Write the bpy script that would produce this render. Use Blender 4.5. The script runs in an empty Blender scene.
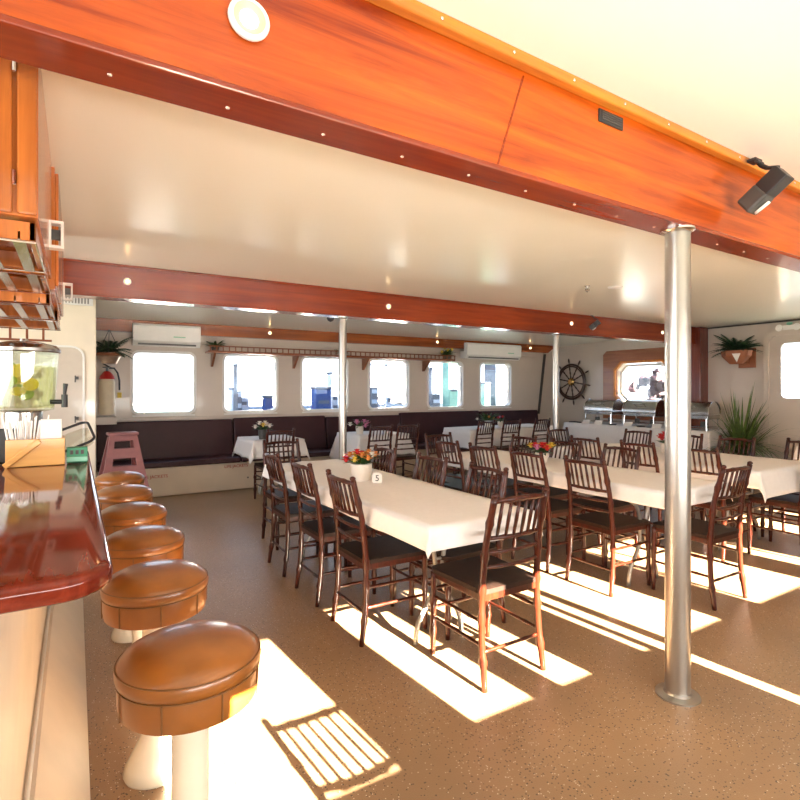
import bpy, bmesh, math, random
from mathutils import Vector, Matrix
S = bpy.context.scene
COL = S.collection
PI = math.pi
random.seed(7)

# ---------------------------------------------------------------- camera, light, exposure
cd = bpy.data.cameras.new('camera'); cam = bpy.data.objects.new('camera', cd); COL.objects.link(cam)
cam.location = (0, 0, 1.4)
cam.rotation_euler = (PI/2, 0, -math.radians(31.4))
cd.sensor_width = 36; cd.lens = 36*532/800; cd.shift_y = -0.0125; cd.clip_start = 0.02; cd.clip_end = 300
S.camera = cam
S.view_settings.view_transform = 'Standard'; S.view_settings.look = 'None'
S.view_settings.gamma = 1; S.view_settings.use_curve_mapping = False
S.view_settings.exposure = 1.6

w = bpy.data.worlds.new('world'); S.world = w; w.use_nodes = True
nt = w.node_tree; nt.nodes.clear()
tc = nt.nodes.new('ShaderNodeTexCoord'); sx = nt.nodes.new('ShaderNodeSeparateXYZ')
rp = nt.nodes.new('ShaderNodeValToRGB'); bg = nt.nodes.new('ShaderNodeBackground'); wo = nt.nodes.new('ShaderNodeOutputWorld')
mr = nt.nodes.new('ShaderNodeMapRange'); mr.inputs[1].default_value = -.3; mr.inputs[2].default_value = .8
nt.links.new(tc.outputs['Generated'], sx.inputs[0]); nt.links.new(sx.outputs[2], mr.inputs[0])
nt.links.new(mr.outputs[0], rp.inputs[0]); nt.links.new(rp.outputs[0], bg.inputs[0]); nt.links.new(bg.outputs[0], wo.inputs[0])
rp.color_ramp.elements[0].color = (.55, .68, .85, 1); rp.color_ramp.elements[1].color = (.45, .65, 1, 1)
e = rp.color_ramp.elements.new(.3); e.color = (.74, .85, 1, 1)
bg.inputs[1].default_value = 1.25

sd = bpy.data.lights.new('sun', 'SUN'); so = bpy.data.objects.new('sun', sd); COL.objects.link(so)
sd.energy = 70; sd.color = (1, .90, .72); sd.angle = math.radians(.35)
so.rotation_euler = Vector((-.08, 1, -.4)).to_track_quat('-Z', 'Y').to_euler()
so.location = (0, -10, 6)
def area(name, loc, rot, sx_, sy_, power, col):
    a = bpy.data.lights.new(name, 'AREA'); a.shape = 'RECTANGLE'; a.size = sx_; a.size_y = sy_; a.energy = power; a.color = col
    o = bpy.data.objects.new(name, a); COL.objects.link(o); o.location = loc; o.rotation_euler = rot; return o
# added fill lamp behind the camera, standing in for daylight; no opening there
area('fill_behind_camera', (1.3, -1.25, 1.0), (math.radians(112), 0, 0), 4.2, .35, 42, (1, .98, .92))
area('fill_left_side', (-2.3, 2.6, 1.6), (PI/2, 0, -PI/2), 5.0, 1.4, 48, (1, .96, .92))  # second added fill lamp, standing in for daylight from the unseen left side

# ---------------------------------------------------------------- materials
MAT = {}
def nodes_of(name):
    m = bpy.data.materials.new(name); m.use_nodes = True
    n = m.node_tree; b = n.nodes['Principled BSDF']; MAT[name] = m
    return m, n, b
def plain(name, col, rough=.5, metal=0, coat=0, var=.06, scale=12, bump=0, spec=None, trans=0, sheen=0):
    m, n, b = nodes_of(name)
    t = n.nodes.new('ShaderNodeTexCoord'); no = n.nodes.new('ShaderNodeTexNoise'); r = n.nodes.new('ShaderNodeValToRGB')
    no.inputs['Scale'].default_value = scale; no.inputs['Detail'].default_value = 4
    n.links.new(t.outputs['Object'], no.inputs[0]); n.links.new(no.outputs[0], r.inputs[0]); n.links.new(r.outputs[0], b.inputs['Base Color'])
    r.color_ramp.elements[0].position = .3; r.color_ramp.elements[1].position = .7
    r.color_ramp.elements[0].color = tuple(c*(1-var) for c in col)+(1,); r.color_ramp.elements[1].color = tuple(min(1, c*(1+var)) for c in col)+(1,)
    b.inputs['Roughness'].default_value = rough; b.inputs['Metallic'].default_value = metal
    b.inputs['Coat Weight'].default_value = coat; b.inputs['Coat Roughness'].default_value = .06
    if spec is not None: b.inputs['Specular IOR Level'].default_value = spec
    if trans: b.inputs['Transmission Weight'].default_value = trans
    if bump:
        bu = n.nodes.new('ShaderNodeBump'); bu.inputs['Strength'].default_value = bump; bu.inputs['Distance'].default_value = .01
        n.links.new(no.outputs[0], bu.inputs['Height']); n.links.new(bu.outputs[0], b.inputs['Normal'])
    return m
def wood(name, dark, light, axis=0, rough=.25, coat=.6, scale=3.0, planks=0, bump=.05, spec=.3):
    m, n, b = nodes_of(name)
    t = n.nodes.new('ShaderNodeTexCoord'); mp = n.nodes.new('ShaderNodeMapping'); no = n.nodes.new('ShaderNodeTexNoise'); n2 = n.nodes.new('ShaderNodeTexNoise')
    r = n.nodes.new('ShaderNodeValToRGB'); mx = n.nodes.new('ShaderNodeMath'); mx.operation = 'MULTIPLY_ADD'
    sc = [14, 14, 14]; sc[axis] = .8
    mp.inputs['Scale'].default_value = [s*scale/3 for s in sc]
    no.inputs['Scale'].default_value = 1.3; no.inputs['Detail'].default_value = 6; no.inputs['Roughness'].default_value = .65; no.inputs['Distortion'].default_value = .6
    n2.inputs['Scale'].default_value = .9; n2.inputs['Detail'].default_value = 2
    n.links.new(t.outputs['Object'], mp.inputs[0]); n.links.new(mp.outputs[0], no.inputs[0]); n.links.new(t.outputs['Object'], n2.inputs[0])
    n.links.new(n2.outputs[0], mx.inputs[0]); mx.inputs[1].default_value = .45; n.links.new(no.outputs[0], mx.inputs[2])
    n.links.new(mx.outputs[0], r.inputs[0]); n.links.new(r.outputs[0], b.inputs['Base Color'])
    r.color_ramp.elements[0].position = .5; r.color_ramp.elements[1].position = .95
    r.color_ramp.elements[0].color = dark+(1,); r.color_ramp.elements[1].color = light+(1,)
    b.inputs['Roughness'].default_value = rough; b.inputs['Coat Weight'].default_value = coat; b.inputs['Coat Roughness'].default_value = .08; b.inputs['Specular IOR Level'].default_value = spec
    bu = n.nodes.new('ShaderNodeBump'); bu.inputs['Strength'].default_value = bump; bu.inputs['Distance'].default_value = .004
    n.links.new(no.outputs[0], bu.inputs['Height']); n.links.new(bu.outputs[0], b.inputs['Normal'])
    return m
def emit(name, col, st):
    m, n, b = nodes_of(name); b.inputs['Base Color'].default_value = col+(1,); b.inputs['Emission Color'].default_value = col+(1,); b.inputs['Emission Strength'].default_value = st
    return m
def pane(name, tint=(1, 1, 1), gl=.06):
    m, n, b = nodes_of(name); n.nodes.remove(b)
    o = n.nodes['Material Output']; t = n.nodes.new('ShaderNodeBsdfTransparent'); g = n.nodes.new('ShaderNodeBsdfGlossy'); x = n.nodes.new('ShaderNodeMixShader')
    t.inputs[0].default_value = tint+(1,); g.inputs['Roughness'].default_value = .02; x.inputs[0].default_value = gl
    n.links.new(t.outputs[0], x.inputs[1]); n.links.new(g.outputs[0], x.inputs[2]); n.links.new(x.outputs[0], o.inputs[0])
    return m

plain('hull_white', (.60, .515, .435), .32, coat=.25, var=.03, scale=3, bump=.15)
plain('cream_paint', (.80, .70, .55), .25, coat=.5, var=.04, scale=4, bump=.1)
plain('bar_cream', (.74, .63, .50), .5, coat=0, spec=.25, var=.05, scale=5, bump=.25)
plain('door_grey', (.58, .50, .41), .25, coat=.3, var=.03); plain('white_plastic', (.82, .80, .76), .35, var=.02)
plain('white_paint', (.85, .82, .76), .3, var=.02)
plain('grey_slot', (.2, .19, .18), .6)
wood('beam_wood', (.17, .014, .0012), (.62, .11, .005), 0, .3, .15)
wood('beam_dark', (.13, .014, .003), (.27, .036, .006), 0, .25, .22)
wood('valance_wood', (.12, .022, .005), (.34, .085, .018), 0, .25, .3)
wood('cornice_wood', (.42, .11, .02), (.72, .25, .03), 0, .25, .3)
wood('cabinet_wood', (.34, .10, .025), (.60, .18, .035), 2, .25, .35)
wood('panel_wood', (.20, .065, .03), (.38, .14, .06), 1, .35, .4)
wood('pilaster_wood', (.10, .015, .008), (.24, .045, .02), 2, .25, .7)
wood('counter_wood', (.07, .008, .004), (.20, .028, .012), 1, .07, .12, bump=.01, spec=.22)
wood('chair_wood', (.016, .0035, .002), (.085, .013, .004), 2, .3, .22, scale=9)
wood('bamboo', (.60, .28, .07), (.80, .44, .13), 0, .35, .3)
wood('shelf_wood', (.14, .035, .012), (.30, .09, .03), 0, .3, .5)
plain('seat_dark', (.022, .011, .008), .5, coat=.0, spec=.15, var=.2, scale=30)
plain('cloth', (.80, .765, .74), .85, var=.02, scale=30, bump=.12, spec=.15)
plain('leather', (.27, .088, .014), .32, coat=.35, spec=.5, var=.22, scale=7, bump=.12)
plain('leather_seam', (.16, .06, .012), .5)
plain('pedestal_enamel', (.84, .78, .64), .2, coat=.6, var=.03)
plain('aluminium', (.44, .42, .385), .30, metal=.9, var=.08, scale=3, bump=.04)
plain('chrome', (.75, .74, .72), .12, metal=1, var=.03)
plain('steel', (.52, .50, .47), .22, metal=1, var=.08)
plain('black_plastic', (.02, .02, .022), .4, var=.2)
plain('dark_grey', (.07, .065, .06), .45, var=.1)
plain('burgundy_vinyl', (.042, .013, .016), .42, spec=.25, var=.12, scale=5, bump=.15)
plain('bench_cream', (.66, .54, .40), .35, coat=.2, var=.05, scale=4)
plain('stool_maroon', (.22, .075, .075), .45, var=.12)
plain('red_paint', (.55, .02, .015), .3, coat=.5)
plain('red_text', (.42, .06, .03), .6)
plain('extinguisher_cream', (.78, .68, .50), .35)
plain('table_grey', (.42, .40, .37), .45)
plain('table_leg_grey', (.30, .28, .25), .35, metal=.5)
plain('green_leaf', (.030, .085, .016), .5, var=.5, scale=25)
plain('dark_leaf', (.014, .045, .016), .5, var=.5, scale=25)
plain('grass_leaf', (.09, .15, .03), .5, var=.5, scale=12)
plain('terracotta', (.32, .11, .05), .7, var=.15)
plain('copper', (.50, .38, .30), .3, metal=.8, var=.15)
plain('vase_white', (.80, .72, .62), .3)
plain('flower_red', (.60, .015, .012), .6, var=.2, scale=40)
plain('flower_orange', (.70, .26, .05), .6, var=.3, scale=40)
plain('flower_yellow', (.75, .52, .06), .6, var=.2, scale=40)
plain('flower_pink', (.62, .20, .36), .6, var=.3, scale=40)
plain('flower_white', (.80, .74, .66), .6, var=.1, scale=40)
plain('lemon', (.75, .60, .05), .4)
plain('lime', (.30, .42, .04), .4)
plain('green_plastic', (.03, .25, .12), .4)
plain('green_light', (.25, .55, .38), .4)
plain('paper', (.85, .80, .74), .8, var=.03)
plain('screw', (.80, .62, .50), .25, metal=.8)
plain('pot_dark', (.06, .05, .045), .5)
plain('boat_white', (.82, .84, .88), .4, var=.02)
plain('boat_blue', (.004, .012, .05), .5)
plain('boat_dark', (.010, .012, .018), .8)
plain('boat_teal', (.05, .10, .095), .5)
plain('dock_grey', (.12, .12, .13), .8, var=.1)
plain('pink_bush', (.016, .003, .008), .7, var=.4, scale=8)
plain('wheel_wood', (.055, .022, .012), .3, coat=.5, var=.2)
plain('reflector', (.85, .62, .30), .4); plain('brass', (.65, .42, .15), .25, metal=1)
pane('glass'); pane('acrylic', (.93, .95, .90), .10); pane('lemonade', (.95, .95, .78), .03)
emit('bulb', (1, .66, .30), 6)

def floor_mat():
    m, n, b = nodes_of('floor_epoxy')
    t = n.nodes.new('ShaderNodeTexCoord')
    big = n.nodes.new('ShaderNodeTexNoise'); big.inputs['Scale'].default_value = 1.1; big.inputs['Detail'].default_value = 5
    r = n.nodes.new('ShaderNodeValToRGB'); r.color_ramp.elements[0].position = .35; r.color_ramp.elements[1].position = .7
    r.color_ramp.elements[0].color = (.27, .165, .092, 1); r.color_ramp.elements[1].color = (.36, .215, .112, 1)
    n.links.new(t.outputs['Object'], big.inputs[0]); n.links.new(big.outputs[0], r.inputs[0])
    prev = r.outputs[0]
    nb = n.nodes.new('ShaderNodeTexNoise'); nb.inputs['Scale'].default_value = 2.2; n.links.new(t.outputs['Object'], nb.inputs[0])
    for sc, th, col in ((105, .20, (.045, .03, .025, 1)), (140, .09, (.75, .64, .52, 1)), (80, .14, (.10, .06, .04, 1))):
        v = n.nodes.new('ShaderNodeTexVoronoi'); v.inputs['Scale'].default_value = sc
        n.links.new(t.outputs['Object'], v.inputs[0])
        sp = n.nodes.new('ShaderNodeSeparateColor'); n.links.new(v.outputs['Color'], sp.inputs[0])
        l = n.nodes.new('ShaderNodeMath'); l.operation = 'LESS_THAN'; l.inputs[1].default_value = .30; n.links.new(v.outputs['Distance'], l.inputs[0])
        # flakes cluster where the paint is worn
        k = n.nodes.new('ShaderNodeMath'); k.operation = 'MULTIPLY'; k.inputs[1].default_value = th*2; n.links.new(nb.outputs[0], k.inputs[0])
        l2 = n.nodes.new('ShaderNodeMath'); l2.operation = 'LESS_THAN'; n.links.new(sp.outputs[0], l2.inputs[0]); n.links.new(k.outputs[0], l2.inputs[1])
        mu = n.nodes.new('ShaderNodeMath'); mu.operation = 'MULTIPLY'; n.links.new(l.outputs[0], mu.inputs[0]); n.links.new(l2.outputs[0], mu.inputs[1])
        mx = n.nodes.new('ShaderNodeMix'); mx.data_type = 'RGBA'; n.links.new(mu.outputs[0], mx.inputs[0]); n.links.new(prev, mx.inputs[6]); mx.inputs[7].default_value = col
        prev = mx.outputs[2]
    n.links.new(prev, b.inputs['Base Color'])
    b.inputs['Roughness'].default_value = .30; b.inputs['Specular IOR Level'].default_value = .5
    fine = n.nodes.new('ShaderNodeTexNoise'); fine.inputs['Scale'].default_value = 260; n.links.new(t.outputs['Object'], fine.inputs[0])
    bu = n.nodes.new('ShaderNodeBump'); bu.inputs['Strength'].default_value = .35; bu.inputs['Distance'].default_value = .003
    n.links.new(fine.outputs[0], bu.inputs['Height']); n.links.new(bu.outputs[0], b.inputs['Normal'])
floor_mat()
def ceil_mat():
    m, n, b = nodes_of('ceiling_gloss')
    t = n.nodes.new('ShaderNodeTexCoord'); mp = n.nodes.new('ShaderNodeMapping'); mp.inputs['Scale'].default_value = (1.0, 1.5, 1)
    no = n.nodes.new('ShaderNodeTexNoise'); no.inputs['Scale'].default_value = 1.6; no.inputs['Detail'].default_value = 5
    n.links.new(t.outputs['Object'], mp.inputs[0]); n.links.new(mp.outputs[0], no.inputs[0])
    r = n.nodes.new('ShaderNodeValToRGB'); r.color_ramp.elements[0].color = (.90, .89, .77, 1); r.color_ramp.elements[1].color = (.92, .92, .83, 1)
    n.links.new(no.outputs[0], r.inputs[0]); n.links.new(r.outputs[0], b.inputs['Base Color'])
    b.inputs['Roughness'].default_value = .5; b.inputs['Coat Weight'].default_value = .6; b.inputs['Coat Roughness'].default_value = .2
    bu = n.nodes.new('ShaderNodeBump'); bu.inputs['Strength'].default_value = .25; bu.inputs['Distance'].default_value = .01
    n.links.new(no.outputs[0], bu.inputs['Height']); n.links.new(bu.outputs[0], b.inputs['Normal']); n.links.new(bu.outputs[0], b.inputs['Coat Normal'])
ceil_mat()

# ---------------------------------------------------------------- mesh helpers
class MB:
    def __init__(s): s.bm = bmesh.new()
    def box(s, x0, x1, y0, y1, z0, z1, bev=0, mat=None):
        r = bmesh.ops.create_cube(s.bm, size=1)
        vs = r['verts']
        for v in vs: v.co = Vector(((x0+x1)/2+v.co.x*(x1-x0), (y0+y1)/2+v.co.y*(y1-y0), (z0+z1)/2+v.co.z*(z1-z0)))
        if bev:
            ed = list({e for v in vs for e in v.link_edges})
            r2 = bmesh.ops.bevel(s.bm, geom=ed, offset=bev, segments=2, affect='EDGES', profile=.5)
            vs = r2['verts']
        if mat is not None:
            vs = list({v for v in vs if v.is_valid})
            bmesh.ops.transform(s.bm, matrix=mat, verts=vs)
        return s
    def tube(s, pts, rad, seg=8, cap=True, closed=False):
        pts = [Vector(p) for p in pts]; n = len(pts)
        rads = rad if isinstance(rad, (list, tuple)) else [rad]*n
        rings = []; up = None
        for i, p in enumerate(pts):
            if closed: d = pts[(i+1) % n]-pts[i-1]
            else: d = (pts[min(i+1, n-1)]-pts[max(i-1, 0)])
            d.normalize()
            if up is None:
                up = Vector((0, 0, 1)) if abs(d.z) < .9 else Vector((1, 0, 0))
            a = d.cross(up)
            if a.length < 1e-4: a = d.cross(Vector((0, 1, 0)))
            a.normalize(); b = a.cross(d).normalized(); up = b
            rings.append([s.bm.verts.new(p+(a*math.cos(2*PI*k/seg)+b*math.sin(2*PI*k/seg))*rads[i]) for k in range(seg)])
        m = n if closed else n-1
        for i in range(m):
            A = rings[i]; B = rings[(i+1) % n]
            for k in range(seg): s.bm.faces.new((A[k], A[(k+1) % seg], B[(k+1) % seg], B[k]))
        if cap and not closed:
            s.bm.faces.new(rings[0][::-1]); s.bm.faces.new(rings[-1])
        return s
    def lathe(s, prof, c=(0, 0, 0), seg=32, axis='z', sy=1, rot=None, cap=True):
        c = Vector(c); rings = []
        for r, z in prof:
            ring = []
            for k in range(seg):
                a = 2*PI*k/seg; x, y = r*math.cos(a), r*math.sin(a)*sy
                v = Vector((x, y, z)) if axis == 'z' else (Vector((z, x, y)) if axis == 'x' else Vector((x, z, y)))
                if rot: v = rot @ v
                ring.append(s.bm.verts.new(c+v))
            rings.append(ring)
        for A, B in zip(rings, rings[1:]):
            for k in range(seg): s.bm.faces.new((A[k], A[(k+1) % seg], B[(k+1) % seg], B[k]))
        if cap and prof[0][0] > 1e-5: s.bm.faces.new(rings[0][::-1])
        if cap and prof[-1][0] > 1e-5: s.bm.faces.new(rings[-1])
        return s
    def ball(s, c, r, u=10, v=7, sc=(1, 1, 1), jit=0):
        q = bmesh.ops.create_uvsphere(s.bm, u_segments=u, v_segments=v, radius=r)
        for w_ in q['verts']:
            j = 1+random.uniform(-jit, jit)
            w_.co = Vector((w_.co.x*sc[0]*j, w_.co.y*sc[1]*j, w_.co.z*sc[2]*j))+Vector(c)
        return s
    def prism(s, poly, depth, fn):
        # poly: 2D outline; fn(u,v,d) -> 3D; depth from 0 to depth
        A = [s.bm.verts.new(fn(u, v, 0)) for u, v in poly]; B = [s.bm.verts.new(fn(u, v, depth)) for u, v in poly]
        s.bm.faces.new(A[::-1]); s.bm.faces.new(B); n = len(poly)
        for i in range(n): s.bm.faces.new((A[i], A[(i+1) % n], B[(i+1) % n], B[i]))
        return s
    def plate(s, outer, holes, depth, fn):
        loops = [outer]+holes; edges = []; vl = []
        for L in loops:
            vs = [s.bm.verts.new(fn(u, v, 0)) for u, v in L]; vl.append(vs)
            edges += [s.bm.edges.new((vs[i], vs[(i+1) % len(vs)])) for i in range(len(vs))]
        r = bmesh.ops.triangle_fill(s.bm, edges=edges, use_beauty=True, use_dissolve=False)
        fs = [g for g in r['geom'] if isinstance(g, bmesh.types.BMFace)]
        r = bmesh.ops.extrude_face_region(s.bm, geom=fs)
        d = fn(0, 0, depth)-fn(0, 0, 0)
        bmesh.ops.translate(s.bm, verts=[g for g in r['geom'] if isinstance(g, bmesh.types.BMVert)], vec=d)
        return s
    def build(s, name, mat, parent=None, smooth=False, loc=None):
        bmesh.ops.recalc_face_normals(s.bm, faces=s.bm.faces[:])
        me = bpy.data.meshes.new(name); s.bm.to_mesh(me); s.bm.free()
        if smooth:
            for p in me.polygons: p.use_smooth = True
            if smooth == 2: me.set_sharp_from_angle(angle=math.radians(38))
        me.materials.append(MAT[mat] if isinstance(mat, str) else mat)
        o = bpy.data.objects.new(name, me); COL.objects.link(o)
        if parent: o.parent = parent
        if loc: o.location = loc
        return o
def tag(o, label=None, cat=None, group=None, kind=None):
    if label: o['label'] = label
    if cat: o['category'] = cat
    if group: o['group'] = group
    if kind: o['kind'] = kind
    return o
def empty(name, loc, rz=0, label=None, cat=None, group=None):
    o = bpy.data.objects.new(name, None); COL.objects.link(o); o.location = loc; o.rotation_euler = (0, 0, rz); o.empty_display_size = .1
    return tag(o, label, cat, group)
def dup(root, loc, rz, label=None, group=None, scale=None):
    def cp(o, par):
        c = o.copy(); COL.objects.link(c); c.parent = par
        for ch in [q for q in kids.get(o, [])]: cp(ch, c)
        return c
    kids = {}
    st = [root]
    while st:
        q = st.pop(); kids[q] = list(q.children); st += kids[q]
    r = cp(root, None); r.location = loc; r.rotation_euler = (0, 0, rz)
    if label: r['label'] = label
    if group: r['group'] = group
    if scale: r.scale = scale
    return r
def rrect(x0, x1, y0, y1, r, n=5):
    out = []
    for cx, cy, a0 in ((x1-r, y1-r, 0), (x0+r, y1-r, 90), (x0+r, y0+r, 180), (x1-r, y0+r, 270)):
        for i in range(n+1):
            a = math.radians(a0+90*i/n); out.append((cx+r*math.cos(a), cy+r*math.sin(a)))
    return out
FY = lambda y0: (lambda u, v, d: Vector((u, y0+d, v)))     # plate in plane Y = y0
FX = lambda x0: (lambda u, v, d: Vector((x0+d, u, v)))     # plate in plane X = x0 (u is Y)
def struct(o): o['kind'] = 'structure'; return o

# ---------------------------------------------------------------- shell
XR, YW, YN, XL = 8.84, 8.05, -1.4, -2.5
struct(MB().box(XL, XR+.2, YN, YW+.1, -.12, 0).build('floor', 'floor_epoxy'))
c = MB(); c.box(XL, XR+.2, YN-.1, 1.53, 2.55, 2.65); c.box(XL, XR+.2, 1.50, 4.98, 2.42, 2.66)
c.prism([(4.95, 2.42), (YW+.1, 2.31), (YW+.1, 2.6), (4.95, 2.6)], XR+.2-XL, lambda u, v, d: Vector((XL+d, u, v)))
struct(c.build('ceiling', 'ceiling_gloss'))
# window wall
WX = [.67, 1.88, 3.09, 4.30, 5.52, 6.75]
m = MB(); m.plate([(XL, 0), (XR+.2, 0), (XR+.2, 2.5), (XL, 2.5)], [rrect(x, x+.78, 1.09, 1.91, .08) for x in WX], .10, FY(YW))
struct(m.build('wall_windows', 'hull_white'))
for i, x in enumerate(WX):
    m = MB(); m.plate(rrect(x-.035, x+.815, 1.055, 1.945, .11), [rrect(x, x+.78, 1.09, 1.91, .08)], .045, FY(YW-.015))
    f = struct(m.build('window_%d' % (i+1), 'white_plastic'))
    m = MB(); m.prism(rrect(x, x+.78, 1.09, 1.91, .08), .008, FY(YW+.05)); m.build('window_glass', 'glass', f)
    m = MB(); m.box(x-.01, x+.79, YW-.03, YW-.012, 1.035, 1.055); m.build('drip_ledge', 'white_plastic', f)
# raised horizontal mouldings on the window wall
m = MB(); m.box(.2, 8.25, YW-.02, YW+.01, .985, 1.02, .004); m.box(.2, 8.25, YW-.012, YW+.01, 2.09, 2.11, .003)
struct(m.build('trim_1', 'hull_white'))
m = MB(); m.prism([(8.30, .9), (8.34, .9), (8.53, 2.16), (8.48, 2.16)], .03, FY(YW-.03)); struct(m.build('trim_2', 'pot_dark'))
# right wall with octagonal window and door
def octo(y0, y1, z0, z1, c): return [(y0+c, z0), (y1-c, z0), (y1, z0+c), (y1, z1-c), (y1-c, z1), (y0+c, z1), (y0, z1-c), (y0, z0+c)]
dwin = rrect(2.98, 3.74, 1.28, 2.08, .07)
m = MB(); m.plate([(YN-.1, 0), (YW+.1, 0), (YW+.1, 2.6), (YN-.1, 2.6)], [octo(5.45, 6.51, 1.17, 1.90, .13), rrect(2.94, 3.78, 1.24, 2.12, .08)], .15, FX(XR))
struct(m.build('wall_right', 'hull_white'))
m = MB(); m.prism(octo(5.45, 6.51, 1.17, 1.90, .13), .008, FX(XR+.09)); g = m.build('window_7', 'glass'); struct(g)
m = MB(); m.plate(octo(5.47, 6.49, 1.19, 1.88, .13), [octo(5.51, 6.45, 1.23, 1.84, .12)], .03, FX(XR+.05)); m.build('window_frame', 'white_plastic', g)
# door
m = MB(); m.plate(rrect(2.82, 3.90, .10, 2.21, .13), [rrect(2.98, 3.74, 1.28, 2.08, .07)], .035, FX(XR-.035)); dr = struct(m.build('door_1', 'hull_white'))
m = MB(); m.plate(rrect(2.78, 3.96, .04, 2.27, .16), [rrect(2.83, 3.89, .11, 2.20, .13)], .06, FX(XR-.06)); m.build('door_frame', 'hull_white', dr)
m = MB(); m.prism(rrect(2.98, 3.74, 1.28, 2.08, .07), .008, FX(XR+.0)); m.build('door_glass', 'glass', dr)
m = MB(); m.tube([(XR-.06, 2.95, 1.05), (XR-.09, 2.95, 1.05), (XR-.09, 3.08, 1.05)], .012); m.build('door_handle', 'chrome', dr)
# near wall behind the camera with its openings (the sun comes through them)
ops = [(1.69, 2.03), (2.22, 2.43), (2.855, 2.90), (3.11, 3.62), (4.08, 4.86), (5.22, 5.44), (6.3, 6.75), (7.2, 7.7)]
m = MB(); holes = [[(.55, 1.235), (1.275, 1.235), (1.275, 1.752), (.55, 1.752)]]+[[(a, 1.265), (b, 1.265), (b, 1.83), (a, 1.83)] for a, b in ops]+[[(2.955, .55), (3.03, .55), (3.03, 1.83), (2.955, 1.83)]]
m.plate([(XL, 0), (XR+.2, 0), (XR+.2, 2.6), (XL, 2.6)], holes, .05, FY(YN-.05)); struct(m.build('wall_near', 'hull_white'))
m = MB(); m.plate([(YN-.1, 0), (YW+.1, 0), (YW+.1, 2.6), (YN-.1, 2.6)], [[(0, .95), (5.6, .95), (5.6, 2.25), (0, 2.25)]], .08, FX(XL-.08)); struct(m.build('wall_left', 'hull_white'))
# pantry box at the end of the bar with its locker door and vent
m = MB(); m.box(XL, .19, 6.5, YW, 0, 2.38, .012); struct(m.build('wall_pantry', 'cream_paint'))
m = MB(); m.plate(rrect(-.62, .085, .25, 1.86, .12), [rrect(-.60, .065, .27, 1.84, .10)], .022, FY(6.478)); d2 = struct(m.build('door_2', 'white_paint'))
m = MB(); m.prism(rrect(-.6, .065, .27, 1.84, .10), .012, FY(6.486)); m.build('door_panel', 'door_grey', d2)
for z in (1.10, 1.52):
    m = MB(); m.box(-.005, .03, 6.45, 6.478, z-.01, z+.02); m.tube([(.0, 6.455, z+.03), (.0, 6.455, z-.04)], .006); m.build('latch', 'dark_grey', d2)
v = empty('air_vent', (-.12, 6.48, 2.33), 0, 'long slotted grille at top of cream locker wall, under the wooden beam', 'vent')
m = MB(); m.box(-.16, .28, -.02, 0.015, -.045, .05, .004); m.build('frame', 'white_plastic', v)
m = MB()
for k in range(14): m.box(-.135+k*.028, -.122+k*.028, -.027, -.018, -.03, .032)
m.build('slat', 'grey_slot', v)['kind'] = 'stuff'

# ---------------------------------------------------------------- beams
def downlight(x, y, z, r, label, group=None):
    t = empty('downlight', (x, y, z), 0, label, 'light', group)
    m = MB(); m.lathe([(r, 0), (r, -.008), (r*.92, -.013), (r*.78, -.012), (r*.74, -.004)], seg=28, axis='y'); m.build('trim_ring', 'white_plastic', t, 2)
    m = MB(); m.lathe([(r*.78, -.0122), (r*.45, -.0045)], seg=28, axis='y', cap=False); m.build('reflector', 'reflector', t, 1)
    m = MB(); m.lathe([(r*.46, -.0046), (r*.40, -.008), (0.0001, -.012)], seg=24, axis='y'); m.build('bulb', 'bulb', t, 1)
    return t
b1 = empty('ceiling_beam', (0, 1.335, 2.14), .018, 'big orange varnished wooden beam nearest the viewer, running across the ceiling', 'beam')
m = MB(); m.box(XL, XR, 0, .125, .004, .41); m.build('beam_body', 'beam_wood', b1)
m = MB(); m.box(XL, XR, -.012, .138, -.004, .014, .004); m.build('lower_flange', 'beam_dark', b1)
m = MB(); m.box(XL, XR, -.04, .0, .368, .41, .006); m.build('cornice', 'cornice_wood', b1)
m = MB(); m.prism([(1.33, .355), (1.337, .355), (1.217, .02), (1.21, .02)], .01, lambda u, v, d: Vector((u, -.002+d, v))); m.build('panel_joint', 'beam_dark', b1)
def screw(px, py, pz, nrm, r, par):
    m = MB()
    if nrm == 'z': m.lathe([(r, 0), (r*.8, -.003), (.0001, -.004)], (px, py, pz), 10)
    else: m.lathe([(r, 0), (r*.8, -.003), (.0001, -.004)], (px, py, pz), 10, axis='y')
    m.build('screw', 'screw', par, 1)
for k in range(15): screw(-.2+k*.27, .075, -.004, 'z', .0065, b1)
for k in range(14): screw(.35+k*.3, -.04, .388, 'y', .0065, b1)
C_ = .8535
# recessed lamp and speaker slot on the beam face
r_ = lambda u, v, y: ((C_*(u-75))/(454-.521*(u-400))*y, 1.4+(390-v)/(454-.521*(u-400))*y)
x, z = r_(248, 21, 1.340); downlight(x, 1.336, z, .052, 'big round lit downlight on the nearest beam, at the top of the picture')
x, z = r_(608, 121, 1.377)
t = empty('slot_grille', (x, 1.366, z), .018, 'small black rectangular grille set in the nearest wooden beam', 'grille')
m = MB(); m.box(-.075, .075, -.006, 0.004, -.026, .026, .004); m.build('frame', 'black_plastic', t)
m = MB(); [m.box(-.06, .06, -.009, -.005, -.014+k*.009, -.010+k*.009) for k in range(4)]; m.build('louvre', 'dark_grey', t)
b2 = empty('ceiling_beam', (0, 4.88, 2.15), 0, 'dark red wooden beam across the middle of the cabin, carrying small lit bulbs', 'beam')
m = MB(); m.box(XL, XR, 0, .16, .004, .27); m.build('beam_body', 'beam_dark', b2)
m = MB(); m.box(XL, XR, -.012, .17, -.004, .012, .004); m.build('lower_flange', 'beam_dark', b2)
m = MB(); m.box(XL, XR, -.02, .0, .25, .27, .004); m.build('cornice', 'beam_dark', b2)
b3 = empty('ceiling_beam', (0, 7.80, 2.165), 0, 'wooden valance beam running above the plate rail and the row of windows', 'beam')
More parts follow.
